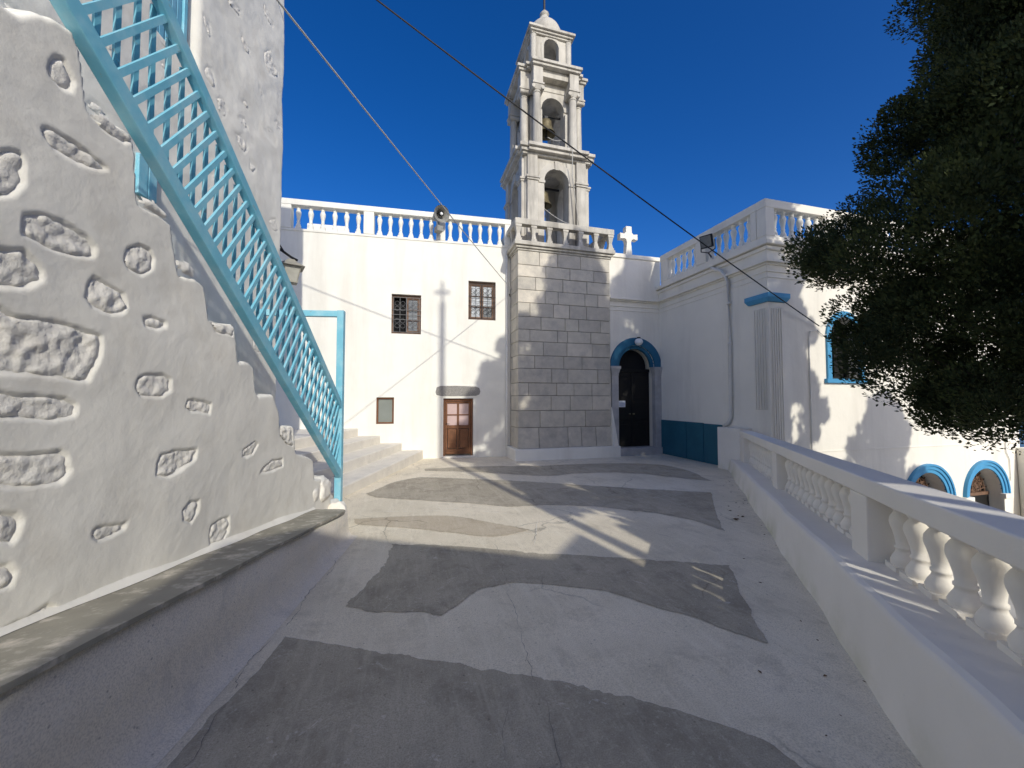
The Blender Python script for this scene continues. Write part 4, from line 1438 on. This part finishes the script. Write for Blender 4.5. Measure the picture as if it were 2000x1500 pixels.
# corner pilaster with flutes and blue cap
box('corner_pilaster', 'plaster_wing', church, CX - .03, CX + .02, YC - .03, YC + .40, -.6, 3.71, .004)
box('corner_pilaster', 'plaster_wing', church, CX + .021, CX + .42, YC - .03, YC + .02, -3.6, 3.71, .004)
for k in range(5):
    box('flute_ridge', 'plaster_wing', church, CX - .052, CX - .0305, YC + .05 + k * .065, YC + .085 + k * .065, 1.30, 3.58, .008)
    box('flute_ridge', 'plaster_wing', church, CX + .05 + k * .065, CX + .085 + k * .065, YC - .052, YC - .0305, -.3, 3.58, .008)
q = MB()
q.hexa([(CX - .07, YC - .07, 3.715), (CX + .46, YC - .07, 3.715), (CX + .46, YC + .02, 3.715), (CX - .07, YC + .02, 3.715)], [(CX - .12, YC - .12, 3.80), (CX + .51, YC - .12, 3.80), (CX + .51, YC + .02, 3.80), (CX - .12, YC + .02, 3.80)])
q.box(CX - .12, CX + .51, YC - .12, YC + .02, 3.80, 3.90)
q.hexa([(CX - .07, YC + .0205, 3.715), (CX + .02, YC + .0205, 3.715), (CX + .02, YC + .46, 3.715), (CX - .07, YC + .46, 3.715)], [(CX - .12, YC + .0205, 3.80), (CX + .02, YC + .0205, 3.80), (CX + .02, YC + .51, 3.80), (CX - .12, YC + .51, 3.80)])
q.box(CX - .12, CX + .02, YC + .0205, YC + .51, 3.80, 3.90)
q.build('pilaster_cap', 'church_blue', church, bevel=0.005)
# blue dado boards on the shaded wall
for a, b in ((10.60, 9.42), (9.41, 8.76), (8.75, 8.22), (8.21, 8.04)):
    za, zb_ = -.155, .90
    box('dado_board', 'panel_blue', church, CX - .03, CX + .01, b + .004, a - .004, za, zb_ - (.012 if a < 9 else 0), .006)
# downpipe
MB().tube([(7.74, 8.35, 5.02), (7.70, 8.12, 4.86), (7.70, 7.98, 4.80), (7.72, 7.86, 4.62), (7.745, 7.80, 4.45), (7.745, 7.79, 3.0), (7.745, 7.80, 1.10), (7.745, 7.86, .98), (7.745, 8.02, .86)], .042, 10).build('downpipe', 'pvc', church, smooth=True)
for z in (3.9, 2.9, 1.6):
    MB().lathe([(.055, 0), (.055, .05)], 7.745, 7.79, z, 12).build('pipe_clip', 'pvc', church)
# arched window of the south wall
wb = arch_band(WC, WH, WH + .13, WS, YC - .045, YC + .03, drop=WS - WZ).build('arched_window', 'church_blue', church, bevel=0.006)
box('window_sill', 'church_blue', wb, WC - .66, WC + .66, YC - .075, YC + .05, WZ - .10, WZ - .001, .006)
MB().plate(arch(WC, WH - .002, WS, WZ + .002), (), YC + .30, YC + .32).build('dark_backing', 'unlit_room', wb)  # plate carries the unlit room's darkness in its colour
MB().plate(arch(WC, WH - .004, WS, WZ + .004), [arch(WC, WH - .06, WS, WZ + .06)], YC + .22, YC + .27).build('window_frame', 'dark_wood', wb)
MB().box(WC - .02, WC + .02, YC + .225, YC + .265, WZ + .06, WS + WH - .05).box(WC - WH + .05, WC - .021, YC + .225, YC + .265, WS - .02, WS + .02).box(WC + .021, WC + WH - .05, YC + .225, YC + .265, WS - .02, WS + .02).build('glazing_bar', 'dark_wood', wb)
# lower arches with stepped blue archivolts
for ac in (A1, A2):
    ob = arch_band(ac, AH, AH + .09, AS, YC - .03, YC + .02).build('arched_doorway', 'church_blue', church, bevel=0.006)
    arch_band(ac, AH + .091, AH + .17, AS, YC - .055, YC + .02).build('archivolt', 'church_blue', ob, bevel=0.006)
    arch_band(ac, AH + .171, AH + .23, AS, YC - .08, YC + .02).build('archivolt', 'church_blue', ob, bevel=0.006)
    for e in (-1, 1):
        x = ac + e * (AH + .12)
        box('impost', 'plaster_wing', ob, x - .17, x + .17, YC - .10, YC + .02, AS - .13, AS - .002, .01)
        box('door_pilaster', 'plaster_wing', ob, x - .13, x + .13, YC - .05, YC + .02, -3.5, AS - .131, .008)
    MB().plate(arch(ac, AH - .002, AS, -3.44), (), YC + .35, YC + .37).build('dark_backing', 'unlit_room', ob)  # darkness inside the doorway, painted on a plate
    g = MB()
    for k in range(9):
        t = math.pi * (k + .5) / 9
        g.beam((ac, YC + .28, AS), (ac + AH * .96 * math.cos(t), YC + .28, AS + AH * .96 * math.sin(t)), .022, .022)
    for r in (.2, .38, .56):
        g.tube([(ac + r * math.cos(t), YC + .27, AS + r * math.sin(t)) for t in np.linspace(0, math.pi, 15)], .014, 5)
    for k in range(10):
        t = math.pi * (k + 1) / 11
        for r in (.29, .47):
            g.tube([(ac + r * math.cos(t) + .055 * math.cos(s_), YC + .27, AS + r * math.sin(t) + .055 * math.sin(s_)) for s_ in np.linspace(0, 6.283, 9)[:-1]], .011, 4, closed=True)
    g.build('fan_grille', 'weathered_wood', ob)
    box('transom', 'weathered_wood', ob, ac - AH + .003, ac + AH - .003, YC + .24, YC + .33, AS - .09, AS - .005, .005)
    for e in (-1, 1):
        box('door_leaf', 'dark_wood', ob, min(ac + e * .004, ac + e * (AH - .004)), max(ac + e * .004, ac + e * (AH - .004)), YC + .25, YC + .31, -3.45, AS - .092, .006)
# faint string course and rendered joints low on the south wall
box('string_course', 'plaster_wing', church, CX + .43, XE, YC - .012, YC + .02, .33, .36, .004)
# thin conduit near the window
MB().tube([(9.20, YC - .02, 3.15), (8.98, YC - .03, 3.10), (8.95, YC - .02, 2.95), (8.95, YC - .02, .2)], .012, 6).build('conduit', 'pvc', church)
MB().tube([(9.35, YC - .05, 3.26), (9.48, YC - .06, 3.32), (9.60, YC - .05, 3.22), (9.55, YC - .04, 3.08), (9.38, YC - .03, 3.02), (9.2, YC - .02, 3.15)], .008, 6).build('cable_loop', 'cable_grey', church)
MB().tube([(15.95, YC - .02, .9), (15.98, YC - .02, .1), (16.12, YC - .02, -.12), (16.13, YC - .02, -.7)], .012, 6).build('conduit', 'pvc', church)

# entrance door, recessed, with marble jambs and blue archivolt
ent = arch_band(DC, DH, .90, 2.55, YD - .06, YD + .05).build('entrance_door', 'church_blue_shaded', church, bevel=0.008)
arch_band(DC, DH - .10, DH - .001, 2.55, YD + .02, YD + .12).build('archivolt', 'church_blue_shaded', ent, bevel=0.006)
for e in (-1, 1):
    x = DC + e * .755
    box('jamb', 'jamb_marble', ent, x - .115, x + .115, YD - .07, YD + .10, -.10, 2.26, .01)
    q = MB()
    q.box(x - .12, x + .12, YD - .08, YD + .105, 2.262, 2.30)
    q.hexa([(x - .115, YD - .075, 2.30), (x + .115, YD - .075, 2.30), (x + .115, YD + .10, 2.30), (x - .115, YD + .10, 2.30)], [(x - .155, YD - .115, 2.46), (x + .155, YD - .115, 2.46), (x + .155, YD + .10, 2.46), (x - .155, YD + .10, 2.46)])
    q.box(x - .17, x + .17, YD - .13, YD + .10, 2.46, 2.545)
    q.build('capital', 'jamb_marble', ent, bevel=0.006)
box('threshold', 'jamb_marble', ent, DC - .92, DC + .92, YD - .12, YD + .40, -.30, .05, .012)
MB().plate(arch(DC, DH - .105, 2.55, 2.44), (), YD + .30, YD + .34).build('fanlight', 'unlit_room', ent)
box('door_transom', 'dark_wood', ent, DC - DH + .002, DC + DH - .002, YD + .24, YD + .34, 2.40, 2.50, .006)
for e in (-1, 1):
    a, b = sorted((DC + e * .006, DC + e * (DH - .004)))
    box('door_leaf', 'dark_wood', ent, a, b, YD + .27, YD + .33, .055, 2.395, .006)
    for z0, z1 in ((.2, .75), (.88, 1.45), (1.58, 2.25)):
        box('door_panel', 'dark_wood', ent, a + .09, b - .09, YD + .255, YD + .271, z0, z1, .008)
    MB().lathe([(.02, 0), (.035, .02), (.02, .05)], 0, 0, 0, 10).build('door_knob', 'bronze', ent, (DC + e * .07, YD + .25, 1.05))
globe = thing('globe_lamp', 'round white glass lamp at the crown of the church door arch', 'lamp', (6.97, YD - .12, 3.30))
o = MB().lathe([(.04, -.10), (.085, -.075), (.12, -.02), (.125, .02), (.10, .08), (.05, .11)], n=18).build('globe', 'lamp_glass', globe)
smooth_by_angle(o, 60)
MB().lathe([(.055, .111), (.055, .15), (.02, .16)], n=12).build('lamp_holder', 'iron', globe)
note = thing('paper_notice', 'small white paper notice taped to the dark church door', 'notice', (6.54, YD + .25, 1.39))
MB().plate([(-.165, -.10), (.165, -.10), (.165, .10), (-.165, .10)], (), -.004, 0).build('sheet', 'paper', note)
for k, w in enumerate((.10, .12, .09)):
    MB().plate([(-w, .045 - k * .045), (w, .045 - k * .045), (w, .056 - k * .045), (-w, .056 - k * .045)], (), -.007, -.0045).build('print_line', 'ink', note)

# ------------------------------------------------------------------ things fixed to the roofs
horn = thing('loudspeaker', 'grey horn loudspeaker mounted on the roof balustrade of the far house', 'loudspeaker', (0.985, 11.05, 6.83), R(18))
h_ = MB().lathe([(.235, 0), (.225, .02), (.16, .07), (.10, .16), (.07, .26), (.07, .30)], n=28, cap=False)
h_.lathe([(.07, .299), (.06, .26), (.09, .16), (.15, .07), (.215, .022), (.234, .001)], n=28, cap=False)
ho = h_.build('horn', 'horn_metal', horn, smooth=True)
h2 = MB().lathe([(.075, .03), (.07, .08), (.03, .14)], n=18).build('horn_centre', 'iron', horn, smooth=True)
h4 = MB().lathe([(.03, -.01), (.045, .01), (.04, .03)], n=14).build('centre_cap', 'lamp_glass', horn, smooth=True)
h3 = MB().lathe([(.09, .30), (.10, .33), (.10, .42), (.06, .46)], n=18).build('driver', 'horn_metal', horn, smooth=True)
for o in (ho, h2, h3, h4):
    o.rotation_euler = (R(-76), 0, 0)
MB().beam((0, .22, -.42), (0, .22, -.02), .05, .03, (1, 0, 0)).box(-.09, .09, .10, .34, -.45, -.30).build('mount', 'horn_metal', horn)

flood = thing('floodlight', 'black rectangular floodlight fixed to the church roof balustrade', 'floodlight', (7.52, 8.19, 5.32), R(-62))
f1 = MB().box(-.15, .15, -.05, .05, .12, .44).build('housing', 'iron', flood, bevel=0.015)
f2 = MB().box(-.125, .125, -.062, -.051, .145, .415).build('glass', 'pane_grey', flood)
MB().tube([(-.17, 0, .30), (-.17, 0, .06), (0, .02, 0), (.17, 0, .06), (.17, 0, .30)], .015, 6).tube([(0, .02, 0), (0, .22, -.06)], .02, 6).build('yoke', 'iron', flood)
for o in (f1, f2):
    o.rotation_euler = (R(18), 0, 0)

# ------------------------------------------------------------------ terrace balustrade
BRZ = math.atan2(BD.y, BD.x)
bal = thing('terrace_balustrade', 'long white balustrade with turned balusters along the terrace edge', 'balustrade', (BP0.x, BP0.y, 0), BRZ)


def ledge_z(s):
    return .48 - .042 * s


def railz(s):
    return 1.03 - .026 * s


SB0, SB1 = -2.2, 8.30
mm = MB()
ns = 50
fl = lambda s, y: fz(BP0.x + BD.x * s, BP0.y + BD.y * s)
cols = []
for k in range(ns + 1):
    s = SB0 + (SB1 - SB0) * k / ns
    z = ledge_z(s)
    w = .010 * math.sin(s * 3.1) + .006 * math.sin(s * 7.7)
    cols.append([(s, .05 + w, fl(s, 0) - .05), (s, .025 + w, fl(s, 0) + .03), (s, .0 + w, z - .045), (s, -.012 + w, z - .012), (s, -.04 + w, z), (s, -.52, z), (s, -.52, -3.6)])
V = np.array(cols)
grid_mesh('parapet_base', V.reshape(-1, 3), ns + 1, 7, 'balustrade_paint', bal, smooth=True)
for p in bal.children[0].data.polygons:
    p.use_smooth = abs(p.normal.z) < .9
MB().hexa([(SB0, -.44, railz(SB0) - .125), (SB1, -.44, railz(SB1) - .125), (SB1, -.19, railz(SB1) - .125), (SB0, -.19, railz(SB0) - .125)],
          [(SB0, -.44, railz(SB0)), (SB1, -.44, railz(SB1)), (SB1, -.19, railz(SB1)), (SB0, -.19, railz(SB0))]).build('top_rail', 'balustrade_paint', bal, bevel=0.012, seg=3)
PEDS = ((-2.2, -1.9), (1.19, 1.48), (4.12, 4.42), (7.45, 8.2))
for a, b in PEDS:
    MB().hexa([(a, -.43, ledge_z(a) - .05), (b, -.43, ledge_z(b) - .05), (b, -.195, ledge_z(b) - .05), (a, -.195, ledge_z(a) - .05)],
              [(a, -.43, railz(a) - .127), (b, -.43, railz(b) - .127), (b, -.195, railz(b) - .127), (a, -.195, railz(a) - .127)]).build('pedestal', 'balustrade_paint', bal, bevel=0.008)
for (a, b), (c, d) in zip(PEDS[:-1], PEDS[1:]):
    L = c - b
    n = int(round(L / .205))
    for k in range(n):
        s = b + L * (k + .5) / n
        inst(BAL_TERR, 'baluster', bal, (s, -.345, ledge_z(s) - .004), (1, 1, railz(s) - .124 - ledge_z(s)))
endp = box('end_pier', 'balustrade_paint', bal, 0, 1, 0, 1, 0, 1, .012)
endp.data.transform(Matrix.Translation((7.44, 7.26, -.4)) @ Matrix.Diagonal((.38, .66, 1.26, 1)))
endp.matrix_parent_inverse = (Matrix.Translation((BP0.x, BP0.y, 0)) @ Matrix.Rotation(BRZ, 4, 'Z')).inverted()

# ------------------------------------------------------------------ dry leaves and grit on the terrace
lf = bpy.data.meshes.new('fallen_leaf')
lf.from_pydata([(0, -.03, .004), (.014, -.008, .012), (.012, .016, .008), (0, .035, .003), (-.012, .016, .012), (-.014, -.008, .007), (0, 0, .0)], [],
               [(6, 0, 1), (6, 1, 2), (6, 2, 3), (6, 3, 4), (6, 4, 5), (6, 5, 0)])
lf.materials.append(MATS['leaf_dry'])
rng = np.random.default_rng(77)
for k in range(46):
    s = rng.uniform(-.6, 6.8)
    off = -abs(rng.normal(0.12, .28)) - .04
    if k < 7:
        s, off = 4.1 + rng.normal(0, .16), -.28 + rng.normal(0, .05)
    x, y = bal_pt(s, off)
    o = bpy.data.objects.new('fallen_leaf', lf)
    COL.objects.link(o)
    sc = rng.uniform(.2, .5) if k >= 7 else rng.uniform(.7, 1.1)
    o.scale = (sc, sc, sc)
    o.location = (x, y, fz(x, y) + .002)
    o.rotation_euler = (0, 0, rng.uniform(0, 6.28))
    tag(o, 'small dry brown leaf on the floor along the terrace balustrade', 'leaf', 'dry leaves along the balustrade')

# ------------------------------------------------------------------ trees


def crown_mesh(name, seed, clumps, leaves, zlo, zhi, rfun, leaf=(.03, .07), inner=0.35):
    """Crown of many small leaf faces gathered in clumps. Unit: metres, axis at x=y=0."""
    rng = np.random.default_rng(seed)
    C_, R_ = [], []
    k = 0
    while len(C_) < clumps:
        z = rng.uniform(zlo, zhi)
        rm = rfun(z)
        if rng.random() > (rm / 2.1) ** 0.8 + .06:
            continue
        a = rng.uniform(0, 2 * math.pi)
        lump = 1 + .13 * math.sin(3 * a + seed + z * 1.3) + .10 * math.sin(5 * a - z * 2.1) + .13 * math.sin(z * 4.6 + 2 * a)
        q = rng.random() ** .5 if rng.random() < inner else rng.uniform(.80, 1.02)
        C_.append((rm * lump * q * math.cos(a), rm * lump * q * math.sin(a), z))
        R_.append((rng.uniform(.16, .36) if q > .8 else rng.uniform(.3, .5)) * (0.65 + .35 * min(1, rm)))
    C_ = np.array(C_)
    R_ = np.array(R_)
    N = clumps * leaves
    idx = np.repeat(np.arange(clumps), leaves)
    d = rng.normal(size=(N, 3))
    d /= np.linalg.norm(d, axis=1)[:, None]
    rad = R_[idx] * rng.uniform(.25, 1.0, N) ** .45
    P = C_[idx] + d * rad[:, None] * np.array([1, 1, .85])
    out = C_[idx] * np.array([1, 1, 0])
    out /= (np.linalg.norm(out, axis=1)[:, None] + 1e-6)
    ax = out * .5 + d * .7 + np.array([0, 0, .75]) + rng.normal(0, .35, (N, 3))
    ax /= np.linalg.norm(ax, axis=1)[:, None]
    sd = np.cross(ax, rng.normal(size=(N, 3)))
    sd /= np.linalg.norm(sd, axis=1)[:, None] + 1e-9
    L = rng.uniform(leaf[0], leaf[1], N)[:, None]
    W = L * rng.uniform(.17, .32, N)[:, None]
    V = np.stack([P - sd * W * .5, P + ax * L * .5 - sd * W, P + ax * L, P + ax * L * .5 + sd * W], 1).reshape(-1, 3)
    me = bpy.data.meshes.new(name)
    me.vertices.add(N * 4)
    me.vertices.foreach_set('co', V.astype(np.float32).ravel())
    me.loops.add(N * 4)
    me.polygons.add(N)
    me.loops.foreach_set('vertex_index', np.arange(N * 4, dtype=np.int32))
    me.polygons.foreach_set('loop_start', np.arange(0, N * 4, 4, dtype=np.int32))
    me.update(calc_edges=True)
    me.materials.append(MATS['foliage'])
    return me, C_


def trunk_mesh(name, C_, base, top, r0, seed, nb=26):
    rng = np.random.default_rng(seed)
    t = MB()
    n = 9
    pts = [(.06 * math.sin(k * .9 + seed), .06 * math.cos(k * 1.1), base + (top - base) * k / n) for k in range(n + 1)]
    t.tube(pts, [r0 * (1 - .85 * k / n) for k in range(n + 1)], 10)
    for i in rng.choice(len(C_), nb, replace=False):
        c = C_[i]
        z0 = max(base + .8, c[2] - np.hypot(c[0], c[1]) * .55)
        mid = (c[0] * .5, c[1] * .5, (z0 + c[2]) / 2 - .05)
        t.tube([(0, 0, z0), mid, tuple(c)], [.05, .03, .012], 6)
    return t.build(name, 'bark', None, smooth=True, link=False).data


def r_main(z):      # z above the lower courtyard is not used: z is height above the terrace
    return float(np.interp(z, [1.1, 1.4, 1.8, 2.4, 3.0, 3.6, 4.0, 4.4, 4.8, 5.6, 6.4, 7.6, 8.8, 10.0, 10.8], [.9, 1.35, 1.58, 1.74, 1.86, 1.86, 1.62, 1.34, 1.16, 1.02, 1.0, 1.1, 1.05, .7, .15]))


def r_cyp(z):
    return float(np.interp(z, [-1.5, 0, 2, 4, 6, 8, 9.4, 9.9], [.9, 1.5, 1.75, 1.7, 1.5, 1.2, .6, .1]))


me1, c1 = crown_mesh('crown', 3, 1450, 640, 1.28, 10.8, r_main, (.022, .054), .55)
me2, c2 = crown_mesh('crown', 9, 330, 260, -1.5, 9.9, r_cyp, (.09, .20))


def tree(name, label, loc, me, C_, base, top, r0, seed, scale=(1, 1, 1), rz=0, group=None):
    t = thing(name, label, 'tree', loc, rz, group)
    t.scale = scale
    o_ = bpy.data.objects.new('crown', me)
    COL.objects.link(o_)
    o_.parent = t
    o_.location = (0, 0, -base)
    tm = bpy.data.objects.new('trunk', trunk_mesh('trunk', C_, base, top, r0, seed))
    COL.objects.link(tm)
    tm.parent = t
    tm.location = (0, 0, -base)
    return t


tree('conifer_tree', 'large dark green conifer leaning over the terrace balustrade', (6.32, 2.05, GROUND), me1, c1, GROUND, 8.6, .26, 4)
tree('cypress_tree', 'tall cypress in the lower courtyard beyond the right edge of the view', (9.06, -2.0, GROUND), me2, c2, GROUND, 9.4, .24, 5, (.86, .86, 1.22))
tree('cypress_tree', 'short cypress in the lower courtyard farthest to the right', (12.7, -2.0, GROUND), me2, c2, GROUND, 9.4, .22, 6, (.9, .9, .73), 1.3)
tree('cypress_tree', 'cypress behind the viewer shading the terrace', (5.8, -3.2, GROUND), me2, c2, GROUND, 9.4, .24, 7, (1.1, 1.1, 1.10), 2.4)

# ------------------------------------------------------------------ house behind the viewer, whose shadow lies across the terrace
bh = thing('low_house', 'low white house at the near end of the terrace behind the viewer', 'house', (0, -5.0, 0))
hp = [(-7.5, -.4), (3.62, -.4), (3.62, 5.0), (2.91, 4.66), (1.13, 5.31), (.63, 5.20), (.13, 5.02), (.03, 4.22), (-.09, 4.03), (-1.5, 3.80), (-7.5, 3.80)]
MB().plate(hp, (), -4.0, 0).build('house_wall', 'plaster', bh, bevel=0.02)
box('door', 'church_blue', bh, -3.0, -2.1, .001, .05, .0, 2.0, .01)
pole = thing('flagpole', 'tall slim pole topped by a small cross behind the viewer', 'pole', (3.85, -5.2, 0))
MB().tube([(0, 0, 0), (0, 0, 13.35)], .085, 10).build('shaft', 'iron', pole)
MB().box(-.035, .035, -.03, .03, 13.35, 14.0).box(-.22, .22, -.028, .028, 13.64, 13.72).build('cross', 'iron', pole)

# ------------------------------------------------------------------ overhead wires
cable('overhead_wire', 'cable_black', 'black overhead wire ending at the church window', 'wire', WB0, WB1, .012, .10)
cable('overhead_wire', 'cable_grey', 'pale overhead wire passing in front of the loudspeaker', 'wire', WA0, WA1, .009, .06)
hookm = thing('wire_bracket', 'small iron wire bracket on the far house wall by the tower', 'bracket', (WA0[0], WA0[1], WA0[2]))
MB().tube([(0.05, .04, .03), (-.16, -.04, -.10)], .012, 6).lathe([(.02, -.16), (.03, -.13), (.02, -.09)], -.12, -.03, 0, 8).build('arm', 'iron', hookm)
MB().tube([(.02, .03, .02), (-.05, .05, .6), (-.10, .05, 1.25)], .008, 5).build('service_cable', 'cable_grey', hookm)
